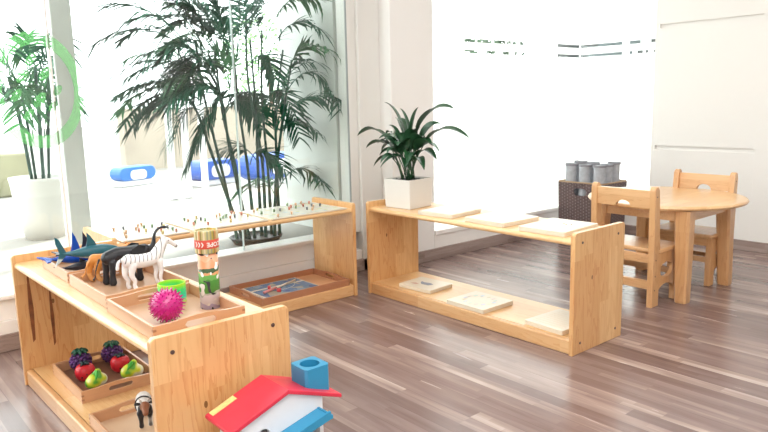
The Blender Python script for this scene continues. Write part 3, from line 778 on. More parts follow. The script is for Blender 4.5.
# zebra: hooves at z=0, faces +x, length ~0.15
leg = lambda x, y, top, r, bend=0.0: [(x, y, top, r * 1.9), (x + bend, y, top * 0.62, r * 1.25), (x - bend * 0.5, y, top * 0.34, r * 0.95), (x, y, 0.012, r * 0.8), (x + 0.003, y, 0.005, r * 1.05)]
zc = [[(-0.046, 0, 0.078, 0.019), (-0.02, 0, 0.073, 0.0195), (0.01, 0, 0.073, 0.0195), (0.032, 0, 0.079, 0.017)],
      [(0.032, 0, 0.083, 0.018), (0.046, 0, 0.103, 0.0145), (0.057, 0, 0.118, 0.0112)],
      [(0.057, 0, 0.121, 0.0095), (0.070, 0, 0.115, 0.008), (0.083, 0, 0.105, 0.0062), (0.088, 0, 0.100, 0.0058)],
      [(0.055, 0.006, 0.125, 0.004), (0.053, 0.008, 0.135, 0.002)], [(0.055, -0.006, 0.125, 0.004), (0.053, -0.008, 0.135, 0.002)],
      [(0.030, 0, 0.098, 0.004), (0.045, 0, 0.118, 0.004), (0.054, 0, 0.128, 0.003)],
      leg(-0.050, 0.010, 0.066, 0.0062, -0.005), leg(-0.040, -0.010, 0.066, 0.0062, -0.005), leg(0.030, 0.009, 0.066, 0.0055, 0.002), leg(0.036, -0.009, 0.066, 0.0055, 0.002),
      [(-0.062, 0, 0.086, 0.004), (-0.074, 0, 0.078, 0.0045), (-0.078, 0, 0.062, 0.005)]]
zb = quad('toy_zebra', (0.752, 2.022, TZ + 0.0055), radians(3), zebra_mat(), 'white toy zebra with thin black stripes standing in front of the black elephant', 'toy zebra', zc)
obj('muzzle', ball(bmesh.new(), (0.0895, 0, 0.0985), 0.0057, 2), plain('zebra_muzzle', (0.30, 0.27, 0.27), 0.5), zb, True)
for s in (-1, 1): obj('eye', ball(bmesh.new(), (0.066, s * 0.0078, 0.118), 0.0016, 1), plain_black, zb, True)
zb.scale = (1.13, 1.13, 1.13)
# elephant, trunk raised
ec = [[(-0.050, 0, 0.086, 0.022), (-0.02, 0, 0.093, 0.0235), (0.015, 0, 0.091, 0.0235), (0.04, 0, 0.094, 0.021)],
      [(0.045, 0, 0.090, 0.022), (0.066, 0, 0.094, 0.019)],
      [(0.072, 0, 0.094, 0.014), (0.088, 0, 0.095, 0.010), (0.098, 0, 0.112, 0.0075), (0.102, 0, 0.134, 0.0058), (0.113, 0, 0.152, 0.0048), (0.130, 0, 0.158, 0.0044), (0.142, 0, 0.156, 0.0055)],
      [(0.072, 0.005, 0.076, 0.008), (0.082, 0.004, 0.070, 0.004)]]
for x, y in ((-0.056, 0.014), (-0.046, -0.014), (0.030, 0.014), (0.040, -0.014)):
    ec.append([(x + 0.004, y, 0.070, 0.0135), (x, y, 0.034, 0.0095), (x, y, 0.011, 0.0115), (x, y, 0.009, 0.012)])
ec.append([(-0.078, 0, 0.085, 0.004), (-0.090, 0, 0.055, 0.003), (-0.093, 0, 0.035, 0.0025), (-0.099, 0, 0.026, 0.004)])
el = quad('toy_elephant', (0.723, 2.122, TZ + 0.0055), radians(2), plain('black_elephant', (0.016, 0.017, 0.022), 0.42), 'black toy elephant with its trunk raised high, behind the zebra', 'toy elephant', ec, 0.0022)
for s in (-1, 1):
    bm = bmesh.new(); pts = [(0.060, 0.112), (0.038, 0.118), (0.018, 0.108), (0.012, 0.088), (0.022, 0.068), (0.040, 0.066), (0.056, 0.084)]
    prism(bm, pts, 1, s * 0.024, s * 0.028, 0.0015)
    obj('ear', bm, plain_black, el)
    obj('tusk', tube(bmesh.new(), cr([(0.074, s * 0.011, 0.082), (0.088, s * 0.013, 0.076), (0.096, s * 0.013, 0.080)], 4), [0.0028 - 0.0002 * i for i in range(9)], 6), white_pot, el, True)
# lion / big cat
orange_m = paint('tawny_cat', [('Z', 0.030, (0.62, 0.24, 0.045))], 0.5, (0.70, 0.36, 0.13))
lc = [[(-0.050, 0, 0.062, 0.019), (-0.02, 0, 0.060, 0.018), (0.015, 0, 0.060, 0.019), (0.040, 0, 0.066, 0.019)],
      [(0.045, 0, 0.072, 0.017), (0.068, 0, 0.080, 0.0165)], [(0.074, 0, 0.076, 0.010), (0.086, 0, 0.072, 0.0075)],
      [(-0.064, 0, 0.060, 0.004), (-0.078, 0, 0.045, 0.003), (-0.084, 0, 0.028, 0.003), (-0.092, 0, 0.022, 0.005)]]
for x, y, b in ((-0.060, 0.011, -0.006), (-0.044, -0.011, -0.006), (0.036, 0.011, 0), (0.048, -0.011, 0)):
    lc.append([(x, y, 0.050, 0.013), (x + b, y, 0.028, 0.0085), (x, y, 0.010, 0.0075), (x + 0.006, y, 0.007, 0.0075)])
cat = quad('toy_lioness', (0.702, 2.190, TZ + 0.0055), radians(4), orange_m, 'orange brown toy big cat at the back left of the animal tray', 'toy lion', [[(x, y, z * 1.18, r) for x, y, z, r in c] for c in lc])
for s in (-1, 1):
    obj('ear', ball(bmesh.new(), (0.060, s * 0.012, 0.108), 0.005, 1), orange_m, cat, True)
    obj('eye', ball(bmesh.new(), (0.082, s * 0.008, 0.094), 0.0017, 1), plain_black, cat, True)
# cow figure in the lower tray
cc = [[(-0.045, 0, 0.062, 0.024), (-0.01, 0, 0.058, 0.025), (0.025, 0, 0.060, 0.023)], [(0.03, 0, 0.068, 0.016), (0.052, 0, 0.080, 0.014)], [(0.055, 0, 0.078, 0.012), (0.074, 0, 0.066, 0.0085)]]
for x, y in ((-0.052, 0.013), (-0.048, -0.013), (0.026, 0.013), (0.030, -0.013)):
    cc.append([(x, y, 0.05, 0.012), (x, y, 0.026, 0.007), (x, y, 0.008, 0.0075)])
cowm = paint('cow_patches', [('X', 0.030, (0.02, 0.02, 0.025)), ('X', 0.046, (0.30, 0.12, 0.06))], 0.45, (0.78, 0.77, 0.76))
cow = quad('toy_cow', (0.690, 1.965, 0.066), radians(-108), cowm, 'small white toy cow with black band and brown face in the lower tray', 'toy cow', cc)
for s in (-1, 1):
    obj('ear', ball(bmesh.new(), (0.046, s * 0.021, 0.086), 0.008, 2, (0.6, 1.2, 0.6)), plain_black, cow, True)
    obj('horn', tube(bmesh.new(), [(0.046, s * 0.009, 0.090), (0.046, s * 0.015, 0.102)], [0.003, 0.001], 6), white_pot, cow, True)
bm = bmesh.new()
bmesh.ops.create_circle(bm, segments=4, radius=0.001); bm.clear()
tube(bm, [(-0.012 + 0.004 * sin(a * 2), 0.0262 * cos(a), 0.058 + 0.0262 * sin(a)) for a in [2 * pi * i / 24 for i in range(25)]], 0.002, 6)
obj('strap', bm, plain_black, cow, True)

# ------------------------------------------------------------------ soft fruits
purple = plain('purple_berry', (0.10, 0.03, 0.16), 0.45, vary=0.4, vscale=30)
dkgreen = plain('dark_green_leaf', (0.01, 0.09, 0.05), 0.5)
red_f = plain('red_fruit', (0.62, 0.02, 0.035), 0.35)
def limemat():
    m, nt, p = mat('lime_fruit'); L = nt.links.new
    tc = N(nt, 'ShaderNodeTexCoord'); n = N(nt, 'ShaderNodeTexNoise'); n.inputs['Scale'].default_value = 28; n.inputs['Detail'].default_value = 1; L(tc.outputs['Object'], n.inputs['Vector'])
    r = N(nt, 'ShaderNodeValToRGB'); e = r.color_ramp.elements
    e[0].position = 0.40; e[0].color = (0.42, 0.62, 0.03, 1); e[1].position = 0.62; e[1].color = (0.85, 0.88, 0.70, 1)
    x = e.new(0.48); x.color = (0.72, 0.76, 0.05, 1); x = e.new(0.36); x.color = (0.10, 0.42, 0.04, 1)
    L(n.outputs[0], r.inputs[0]); L(r.outputs[0], p.inputs['Base Color']); p.inputs['Roughness'].default_value = 0.4
    return m
lime = limemat()
FZ = 0.066
def berry(loc, label):
    t = empty('toy_berry', loc, 0, label, 'toy fruit', 'soft toy fruits')
    bm = bmesh.new(); rg = random.Random(2)
    n = 70
    ball(bm, (0, 0, 0.034), 0.029, 2)
    for i in range(n):
        z = 1 - 2 * (i + 0.5) / n; a = i * 2.39996; r = math.sqrt(1 - z * z)
        ball(bm, (0.030 * r * cos(a), 0.030 * r * sin(a), 0.034 + 0.028 * z), 0.0068, 1)
    obj('fruit', bm, purple, t, True)
    bm = bmesh.new()
    for k in range(7):
        a = k * 2 * pi / 7
        pts = curve3((0, 0, 0.064), (0.014 * cos(a), 0.014 * sin(a), 0.070), (0.027 * cos(a), 0.027 * sin(a), 0.060), 5)
        tube(bm, pts, [0.003, 0.006, 0.007, 0.006, 0.004, 0.001], 6)
    tube(bm, [(0, 0, 0.06), (0.002, 0, 0.075)], 0.003, 6)
    obj('leaf_cap', bm, dkgreen, t, True)
    t.scale = (1.12,) * 3
    return t
def apple(loc, label, rz=0):
    t = empty('toy_apple', loc, rz, label, 'toy fruit', 'soft toy fruits')
    prof = [(0.001, 0.004), (0.018, 0.0), (0.030, 0.012), (0.034, 0.030), (0.031, 0.046), (0.020, 0.056), (0.008, 0.056), (0.001, 0.050)]
    obj('fruit', lathe(bmesh.new(), [(max(0.001, p[0]), p[1]) for p in cr(prof, 4)], 28), red_f, t, True)
    bm = bmesh.new()
    for k in range(4):
        a = k * pi / 2 + 0.4
        tube(bm, curve3((0, 0, 0.053), (0.010 * cos(a), 0.010 * sin(a), 0.062), (0.021 * cos(a), 0.021 * sin(a), 0.057), 5), [0.002, 0.005, 0.006, 0.0055, 0.004, 0.001], 6)
    tube(bm, [(0, 0, 0.052), (0.003, 0, 0.070)], 0.0025, 6)
    obj('leaf_cap', bm, plain('blackish_green', (0.012, 0.03, 0.035), 0.5), t, True)
    for a, z in ((-1.9, 0.03), (-1.3, 0.032), (-2.4, 0.02)):
        obj('spot', ball(bmesh.new(), (0.0325 * cos(a), 0.0325 * sin(a), z), 0.0035, 1), plain_black, t, True)
    return t
def pear(loc, label, rz=0):
    t = empty('toy_pear', loc, rz, label, 'toy fruit', 'soft toy fruits')
    organic('fruit', [[(-0.015, 0, 0.022, 0.021), (0.0, 0, 0.026, 0.024), (0.017, 0, 0.022, 0.020)], [(0, 0, 0.030, 0.020), (0.008, 0, 0.050, 0.010)]], lime, t, 0.0028)
    bm = bmesh.new(); tube(bm, cr([(0.003, -0.006, 0.055), (-0.006, -0.016, 0.048), (-0.016, -0.023, 0.036)], 4), [0.002, 0.004, 0.005, 0.0055, 0.0055, 0.005, 0.004, 0.003, 0.001], 6)
    obj('leaf', bm, plain('bright_leaf', (0.06, 0.45, 0.05), 0.5), t, True)
    t.scale = (1.12,) * 3
    return t
berry((0.676, 2.545, FZ), 'purple toy berry with green leaf cap, left one in the fruit tray')
berry((0.790, 2.545, FZ), 'purple toy berry with green leaf cap, right one in the fruit tray')
apple((0.662, 2.450, FZ), 'red toy apple with dark leaves, left one in the fruit tray', 0.2)
apple((0.784, 2.445, FZ), 'red toy apple with black spots, right one in the fruit tray', 0.5)
pear((0.668, 2.350, FZ), 'lime green toy pear with white patches, left one in the fruit tray', 0.3)
pear((0.792, 2.350, FZ), 'lime green toy pear with white patches, right one in the fruit tray', -0.2)

# ------------------------------------------------------------------ spiky ball, rainbow spring, kaleidoscope
pink = plain('magenta_rubber', (0.50, 0.008, 0.19), 0.3, coat=0.3)
t = empty('spiky_ball', (0.656, 1.642, TZ + 0.0055), 0, 'magenta pink spiky rubber ball in the nearest tray', 'ball')
R_ = 0.040
obj('ball', ball(bmesh.new(), (0, 0, R_ + 0.004), R_, 3), pink, t, True)
bm = bmesh.new()
n = 170
for i in range(n):
    z = 1 - 2 * (i + 0.5) / n; a = i * 2.39996; r = math.sqrt(1 - z * z); d = Vector((r * cos(a), r * sin(a), z)); c = Vector((0, 0, R_ + 0.004))
    if z < -0.96: continue
    tube(bm, [c + d * (R_ - 0.001), c + d * (R_ + 0.007)], [0.0021, 0.0007], 5)
o = obj('spikes', bm, pink, t); o['kind'] = 'stuff'
def springmat():
    m, nt, p = mat('rainbow_spring'); L = nt.links.new
    tc = N(nt, 'ShaderNodeTexCoord'); sp = N(nt, 'ShaderNodeSeparateXYZ'); L(tc.outputs['Object'], sp.inputs[0])
    r = N(nt, 'ShaderNodeValToRGB'); e = r.color_ramp.elements
    mr = N(nt, 'ShaderNodeMapRange'); mr.inputs['From Max'].default_value = 0.060; L(sp.outputs['Z'], mr.inputs[0])
    e[0].position = 0.0; e[0].color = (0.85, 0.75, 0.05, 1); e[1].position = 1.0; e[1].color = (0.62, 0.85, 0.03, 1)
    x = e.new(0.35); x.color = (0.02, 0.65, 0.45, 1); x = e.new(0.7); x.color = (0.04, 0.80, 0.20, 1); x = e.new(0.85); x.color = (0.25, 0.85, 0.05, 1)
    L(mr.outputs[0], r.inputs[0]); L(r.outputs[0], p.inputs['Base Color']); p.inputs['Roughness'].default_value = 0.3
    return m
t = empty('spring_toy', (0.735, 1.795, TZ + 0.0055), 0, 'lime and green coil spring toy behind the pink spiky ball', 'toy')
bm = bmesh.new()
turns, rad_s, hh = 24, 0.037, 0.060
tube(bm, [(rad_s * cos(2 * pi * k / 28), rad_s * sin(2 * pi * k / 28), 0.0015 + (hh - 0.003) * k / (28 * turns)) for k in range(28 * turns + 1)], 0.0014, 5)
obj('coil', bm, springmat(), t, True)

def kalmat():
    m, nt, p = mat('kaleidoscope_picture'); L = nt.links.new
    tc = N(nt, 'ShaderNodeTexCoord'); sp = N(nt, 'ShaderNodeSeparateXYZ'); L(tc.outputs['Object'], sp.inputs[0])
    n = N(nt, 'ShaderNodeTexNoise'); n.inputs['Scale'].default_value = 38; n.inputs['Detail'].default_value = 1; L(tc.outputs['Object'], n.inputs['Vector'])
    ad = N(nt, 'ShaderNodeMath', operation='MULTIPLY_ADD'); L(n.outputs[0], ad.inputs[0]); ad.inputs[1].default_value = 0.035; L(sp.outputs['Z'], ad.inputs[2])
    mr = N(nt, 'ShaderNodeMapRange'); mr.inputs['From Max'].default_value = 0.19; L(ad.outputs[0], mr.inputs[0])
    r = N(nt, 'ShaderNodeValToRGB'); r.color_ramp.interpolation = 'CONSTANT'; e = r.color_ramp.elements
    e[0].position = 0.0; e[0].color = (0.45, 0.42, 0.62, 1); e[1].position = 0.9; e[1].color = (0.03, 0.025, 0.03, 1)
    for pos, c in ((0.16, (0.70, 0.68, 0.74)), (0.30, (0.45, 0.50, 0.45)), (0.34, (0.07, 0.27, 0.05)), (0.52, (0.13, 0.38, 0.08)), (0.60, (0.65, 0.32, 0.14)), (0.63, (0.05, 0.10, 0.04)), (0.69, (0.72, 0.30, 0.15)), (0.80, (0.80, 0.38, 0.22))):
        x = e.new(pos); x.color = (*c, 1)
    L(mr.outputs[0], r.inputs[0])
    v = N(nt, 'ShaderNodeTexNoise'); v.inputs['Scale'].default_value = 60; v.inputs['Detail'].default_value = 0; L(tc.outputs['Object'], v.inputs['Vector'])
    r2 = N(nt, 'ShaderNodeValToRGB'); r2.color_ramp.interpolation = 'CONSTANT'; e = r2.color_ramp.elements
    e[0].position = 0; e[0].color = (0, 0, 0, 1); e[1].position = 0.68; e[1].color = (1, 1, 1, 1)
    L(v.outputs[0], r2.inputs[0])
    mx = N(nt, 'ShaderNodeMixRGB'); L(r2.outputs[0], mx.inputs[0]); L(r.outputs[0], mx.inputs[1]); mx.inputs[2].default_value = (0.80, 0.80, 0.76, 1)
    v2 = N(nt, 'ShaderNodeMath', operation='LESS_THAN'); L(v.outputs[0], v2.inputs[0]); v2.inputs[1].default_value = 0.31
    mx2 = N(nt, 'ShaderNodeMixRGB'); L(v2.outputs[0], mx2.inputs[0]); L(mx.outputs[0], mx2.inputs[1]); mx2.inputs[2].default_value = (0.04, 0.05, 0.06, 1)
    L(mx2.outputs[0], p.inputs['Base Color']); p.inputs['Roughness'].default_value = 0.25
    return m
def goldmat():
    m, nt, p = mat('striped_gold_cap'); L = nt.links.new
    tc = N(nt, 'ShaderNodeTexCoord')
    g = N(nt, 'ShaderNodeTexGradient', gradient_type='RADIAL'); L(tc.outputs['Object'], g.inputs[0])
    mu = N(nt, 'ShaderNodeMath', operation='MULTIPLY'); L(g.outputs['Fac'], mu.inputs[0]); mu.inputs[1].default_value = 44
    w = N(nt, 'ShaderNodeTexWhiteNoise', noise_dimensions='1D'); f = N(nt, 'ShaderNodeMath', operation='FLOOR'); L(mu.outputs[0], f.inputs[0]); L(f.outputs[0], w.inputs['W'])
    r = N(nt, 'ShaderNodeValToRGB'); r.color_ramp.interpolation = 'CONSTANT'; e = r.color_ramp.elements
    e[0].position = 0; e[0].color = (0.30, 0.24, 0.08, 1); e[1].position = 0.8; e[1].color = (0.72, 0.62, 0.40, 1)
    for pos, c in ((0.2, (0.50, 0.38, 0.08)), (0.4, (0.55, 0.48, 0.22)), (0.6, (0.32, 0.33, 0.20)), (0.7, (0.62, 0.30, 0.12))):
        x = e.new(pos); x.color = (*c, 1)
    L(w.outputs['Value'], r.inputs[0]); L(r.outputs[0], p.inputs['Base Color']); p.inputs['Metallic'].default_value = 0.2; p.inputs['Roughness'].default_value = 0.3
    return m
KX, KY = 0.795, 1.682
t = empty('kaleidoscope', (KX, KY, TZ + 0.0055), 0, 'cardboard kaleidoscope tube with jungle picture, standing upright in the nearest tray', 'kaleidoscope')
obj('tube', lathe(bmesh.new(), [(0.0275, 0), (0.0275, 0.163)], 40), kalmat(), t, True)
cap = obj('cap', lathe(bmesh.new(), [(0.0315, 0.155), (0.032, 0.157), (0.032, 0.214), (0.031, 0.216), (0.027, 0.216), (0.026, 0.212), (0.001, 0.212)], 48, caps=True), goldmat(), t, False)
obj('red_band', lathe(bmesh.new(), [(0.0321, 0.168), (0.0325, 0.169), (0.0325, 0.191), (0.0321, 0.192)], 48, caps=False), plain('red_band', (0.62, 0.08, 0.05), 0.4), cap, True)
def wrapped_text(txt, size, zc, ang0, R, parent, m, flip=True):
    cu = bpy.data.curves.new('lettering', 'FONT'); cu.body = txt; cu.size = size; cu.extrude = 0.0002; cu.align_x = 'CENTER'; cu.align_y = 'CENTER'; cu.resolution_u = 2
    cu.offset = 0.0003
    o = bpy.data.objects.new('lettering', cu); C.objects.link(o)
    dg = bpy.context.evaluated_depsgraph_get(); dg.update()
    me = bpy.data.meshes.new_from_object(o.evaluated_get(dg)); bpy.data.objects.remove(o)
    for v in me.vertices:
        x, y, z = v.co
        if flip: x, y = -x, -y
        a = ang0 + x / R; r = R + 0.0004 + z
        v.co = Vector((r * cos(a), r * sin(a), zc + y))
    me.materials.append(m)
    q = bpy.data.objects.new('lettering', me); C.objects.link(q); q.parent = parent
    return q
# direction from the tube towards the viewer is about (-0.42,-0.9)
va = math.atan2(-KY, -KX)
letter_m = plain('white_lettering', (0.85, 0.82, 0.78), 0.5)
wrapped_text('SCOPE', 0.017, 0.180, va + 0.78, 0.0325, cap, letter_m)
bm = bmesh.new()
for k in range(3):
    a0 = va - 1.02 + k * 0.28
    pts = [(0, -0.0065), (0.003, -0.0065), (0.0068, 0), (0.003, 0.0065), (0, 0.0065), (0.0038, 0)]
    vs = [[bm.verts.new(((0.0325 + e) * cos(a0 + p[0] / 0.0325), (0.0325 + e) * sin(a0 + p[0] / 0.0325), 0.180 + p[1])) for p in pts] for e in (0.0002, 0.0007)]
    bm.faces.new(vs[0]); bm.faces.new(vs[1])
    for i in range(6): bm.faces.new((vs[0][i], vs[0][(i + 1) % 6], vs[1][(i + 1) % 6], vs[1][i]))
obj('arrows', bm, letter_m, cap)

# ------------------------------------------------------------------ pegboards on the shelf along the glass
def picmat(name, base, cols, scale=26, thr=0.62, rough=0.25, lines=True):
    m, nt, p = mat(name); L = nt.links.new
    tc = N(nt, 'ShaderNodeTexCoord')
    v = N(nt, 'ShaderNodeTexVoronoi'); v.inputs['Scale'].default_value = scale; L(tc.outputs['Object'], v.inputs['Vector'])
    r = N(nt, 'ShaderNodeValToRGB'); r.color_ramp.interpolation = 'CONSTANT'; e = r.color_ramp.elements
    e[0].position = 0; e[0].color = (*base, 1); e[1].position = thr; e[1].color = (*cols[0], 1)
    for i, c in enumerate(cols[1:]):
        x = e.new(thr + (1 - thr) * (i + 1) / len(cols)); x.color = (*c, 1)
    sp = N(nt, 'ShaderNodeSeparateColor'); L(v.outputs['Color'], sp.inputs[0]); L(sp.outputs[0], r.inputs[0])
    mx = N(nt, 'ShaderNodeMixRGB'); L(r.outputs[0], mx.inputs[1]); mx.inputs[2].default_value = (*base, 1)
    g = N(nt, 'ShaderNodeMath', operation='GREATER_THAN'); g.inputs[1].default_value = 0.42; L(v.outputs['Distance'], g.inputs[0])
    L(g.outputs[0], mx.inputs[0]) if lines else None
    if not lines: mx.inputs[0].default_value = 0
    L(mx.outputs[0], p.inputs['Base Color']); p.inputs['Roughness'].default_value = rough
    return m
peg_pic = picmat('pegboard_picture', (0.66, 0.64, 0.54), ((0.60, 0.62, 0.35), (0.50, 0.62, 0.48), (0.72, 0.60, 0.40), (0.50, 0.56, 0.60)), 30, 0.5)
peg_cols = [plain('peg_red', (0.60, 0.24, 0.18), 0.4), plain('peg_green', (0.26, 0.36, 0.22), 0.4), plain('peg_yellow', (0.70, 0.55, 0.24), 0.4), plain('peg_navy', (0.20, 0.20, 0.22), 0.4), plain('peg_orange', (0.70, 0.44, 0.28), 0.4)]
def pegmesh():
    me = bpy.data.meshes.new('peg'); bm = lathe(bmesh.new(), [(0.005, 0), (0.005, 0.010), (0.006, 0.011), (0.006, 0.014), (0.004, 0.015), (0.001, 0.0155)], 10)
    for f in bm.faces: f.smooth = True
    bmesh.ops.recalc_face_normals(bm, faces=bm.faces); bm.to_mesh(me); bm.free(); return me
peg_meshes = []
for pm in peg_cols:
    me = pegmesh(); me.materials.append(pm); peg_meshes.append(me)
def pegboard(x0, x1, label, seed, y0=2.787, y1=3.118):
    t = empty('pegboard', ((x0 + x1) / 2, (y0 + y1) / 2, TZ), 0, label, 'board game', 'thin pegged boards on the shelf by the glass')
    w, d = (x1 - x0) / 2, (y1 - y0) / 2
    b = obj('board', nbox((-w, -d, 0), (w, d, 0.006), 0.001), block_w, t)
    obj('picture', nbox((-w + 0.006, -d + 0.006, 0.006), (w - 0.006, d - 0.006, 0.0068)), peg_pic, b)
    rg = random.Random(seed); used = []
    k = 0
    while len(used) < 20 and k < 900:
        k += 1
        x, y = rg.uniform(-w + 0.025, w - 0.025), rg.uniform(-d + 0.025, d - 0.025)
        if any((x - a) ** 2 + (y - c) ** 2 < 0.034 ** 2 for a, c in used): continue
        used.append((x, y))
        o = bpy.data.objects.new('peg', peg_meshes[rg.choice((0, 0, 1, 2, 3, 4, 4))]); C.objects.link(o); o.parent = b; o.location = (x, y, 0.0068)
pegboard(0.945, 1.245, 'thin pegged picture board on the glass side shelf, leftmost of three', 1)
pegboard(1.265, 1.640, 'thin pegged picture board on the glass side shelf, middle of three', 2)
pegboard(1.660, 2.110, 'thin pegged picture board on the glass side shelf, rightmost of three', 3)

# fishing puzzle in the reddish tray
t = empty('fishing_puzzle', (1.80, 2.955, 0.0658), radians(0), 'blue sea picture puzzle board with white border in the reddish tray', 'puzzle')
b = obj('frame', nbox((-0.165, -0.135, 0), (0.165, 0.135, 0.012), 0.002), block_w, t)
seapic = picmat('sea_picture', (0.10, 0.19, 0.34), ((0.06, 0.11, 0.28), (0.22, 0.32, 0.42), (0.16, 0.24, 0.30), (0.40, 0.38, 0.30)), 28, 0.45, lines=False)
obj('picture', nbox((-0.155, -0.125, 0.012), (0.155, 0.125, 0.0128)), seapic, b)
obj('divider', nbox((-0.155, 0.035, 0.0128), (0.155, 0.048, 0.0136)), block_w, b)
t = empty('fishing_rod', (1.80, 2.955, 0.0800), 0, 'wooden toy fishing rod with red ends lying across the blue puzzle', 'toy')
obj('stick', tube(bmesh.new(), [(-0.10, -0.03, 0.006), (0.115, 0.055, 0.006)], 0.0055, 10), block_w, t, True)
redm = plain('red_paint', (0.62, 0.06, 0.07), 0.4)
obj('handle', tube(bmesh.new(), [(-0.135, -0.044, 0.007), (-0.04, -0.006, 0.007)], 0.0068, 10), plain('pink_red_handle', (0.66, 0.25, 0.24), 0.4), t, True)
obj('magnet', tube(bmesh.new(), [(-0.055, -0.058, 0.0), (-0.055, -0.058, 0.016)], 0.011, 14), redm, t, True)
obj('reel', tube(bmesh.new(), [(-0.070, 0.012, 0.0), (-0.070, 0.012, 0.018)], 0.008, 14), redm, t, True)
obj('string', tube(bmesh.new(), cr([(0.11, 0.053, 0.009), (0.06, -0.02, 0.004), (-0.01, -0.05, 0.004), (-0.05, -0.055, 0.012)], 5), 0.0009, 5), white_pot, t, True)

# ------------------------------------------------------------------ flat boards on the right shelf
def pic_strip():
    return picmat('striped_picture', (0.74, 0.66, 0.52), ((0.60, 0.50, 0.34), (0.50, 0.55, 0.42), (0.66, 0.52, 0.36)), 40, 0.5)
def flatboard(loc, rz, sx, sy, h, label, pic=None, picsize=(0.7, 0.7)):
    t = empty('puzzle_board', loc, rz, label, 'puzzle board', 'pale flat wooden boards on the middle shelf')
    bm = prism(bmesh.new(), round_rect(-sx / 2, -sy / 2, sx / 2, sy / 2, 0.008), 2, 0, h, 0.0015)
    b = obj('board', bm, block_w, t)
    if pic:
        bm = prism(bmesh.new(), round_rect(-sx * picsize[0] / 2, -sy * picsize[1] / 2, sx * picsize[0] / 2, sy * picsize[1] / 2, 0.006), 2, h, h + 0.0006)
        obj('picture', bm, pic, b)
    return t, b
cream = plain('cream_inset', (0.80, 0.77, 0.70), 0.4)
t, b = flatboard((2.372, 2.298, TZ), radians(6), 0.235, 0.215, 0.019, 'pale flat board on the middle shelf top, right beside the plant pot', cream, (0.88, 0.88))
flatboard((2.378, 1.975, TZ), radians(-2), 0.245, 0.235, 0.020, 'pale flat board in the centre of the middle shelf top', cream, (0.86, 0.86))
t, b = flatboard((2.384, 1.672, TZ), radians(3), 0.265, 0.225, 0.020, 'pale flat board at the near right end of the middle shelf top', cream, (0.88, 0.88))
for x, y in ((0.02, -0.05), (0.028, -0.01), (0.012, -0.03)):
    obj('knob', lathe(bmesh.new(), [(0.003, 0.0206), (0.005, 0.024), (0.001, 0.026)], 10, (x, y, 0)), block_w, b, True)
BZ = 0.0605
t, b = flatboard((2.382, 2.485, BZ), radians(4), 0.18, 0.22, 0.018, 'small pale board with a dark creature picture, far left on the lower board')
bm = bmesh.new(); prism(bm, [(-0.02, -0.035), (0.005, -0.05), (0.02, -0.02), (0.012, 0.02), (0.02, 0.045), (-0.005, 0.03), (-0.022, 0.01)], 2, 0.018, 0.0186); obj('picture', bm, plain('creature_ink', (0.20, 0.22, 0.28), 0.5), b)
bm = bmesh.new(); prism(bm, [(-0.045, 0.035), (-0.03, 0.02), (-0.02, 0.05), (-0.04, 0.07)], 2, 0.018, 0.0186); obj('picture', bm, plain('rose_ink', (0.55, 0.32, 0.24), 0.5), b)
t, b = flatboard((2.352, 2.085, BZ), radians(0), 0.215, 0.235, 0.020, 'pale board with a ring of colourful drawings, middle of the lower board')
ringcols = [(0.70, 0.55, 0.15), (0.25, 0.45, 0.60), (0.30, 0.50, 0.30), (0.65, 0.40, 0.25), (0.35, 0.30, 0.55)]
for k in range(14):
    a = 2 * pi * k / 14; x, y = 0.068 * cos(a), 0.078 * sin(a)
    bm = bmesh.new(); prism(bm, [(x + 0.014 * cos(a + q), y + 0.008 * sin(a + q)) for q in [2 * pi * i / 8 for i in range(8)]], 2, 0.020, 0.0205)
    obj('drawing', bm, plain('drawing_ink', tuple(0.4 * v + 0.38 for v in ringcols[k % 5]), 0.5), b)
t, b = flatboard((2.383, 1.650, BZ), radians(-3), 0.235, 0.20, 0.020, 'pale board with faint striped drawings, nearest the right end panel on the lower board')
for k in range(9):
    x = -0.09 + k * 0.0225
    obj('stripe', nbox((x, -0.08, 0.020), (x + 0.006, 0.08, 0.0204)), plain('stripe_ink', (0.66, 0.56, 0.42), 0.5), b)

# ------------------------------------------------------------------ potted plant on the right shelf
PX, PY = 2.392, 2.618
t = empty('potted_plant', (PX, PY, TZ), radians(6), 'peace lily with dark arching leaves in a white square pot on the middle shelf', 'plant')
bm = bmesh.new()
h = 0.150
def ring(s, z, r=0.006): return [(x, y, z) for x, y in round_rect(-s, -s, s, s, r, 3)]
prof = [(0.085, 0.0), (0.087, 0.003), (0.092, h), (0.087, h), (0.084, h - 0.012)]
rs = [[bm.verts.new(p) for p in ring(s, z)] for s, z in prof]
for a, b in zip(rs, rs[1:]):
    n = len(a)
    for i in range(n): bm.faces.new((a[i], a[(i + 1) % n], b[(i + 1) % n], b[i]))
bm.faces.new(rs[0])
obj('pot', bm, white_pot, t)
o = obj('soil', nbox((-0.0845, -0.0845, h - 0.02), (0.0845, 0.0845, h - 0.012)), soil, t)
gr = bmesh.new(); rg = random.Random(5)
for k in range(90): ball(gr, (rg.uniform(-0.076, 0.076), rg.uniform(-0.076, 0.076), h - 0.010), rg.uniform(0.004, 0.007), 1)
o = obj('pebbles', gr, plain('pebble_grey', (0.12, 0.12, 0.12), 0.7), t); o['kind'] = 'stuff'
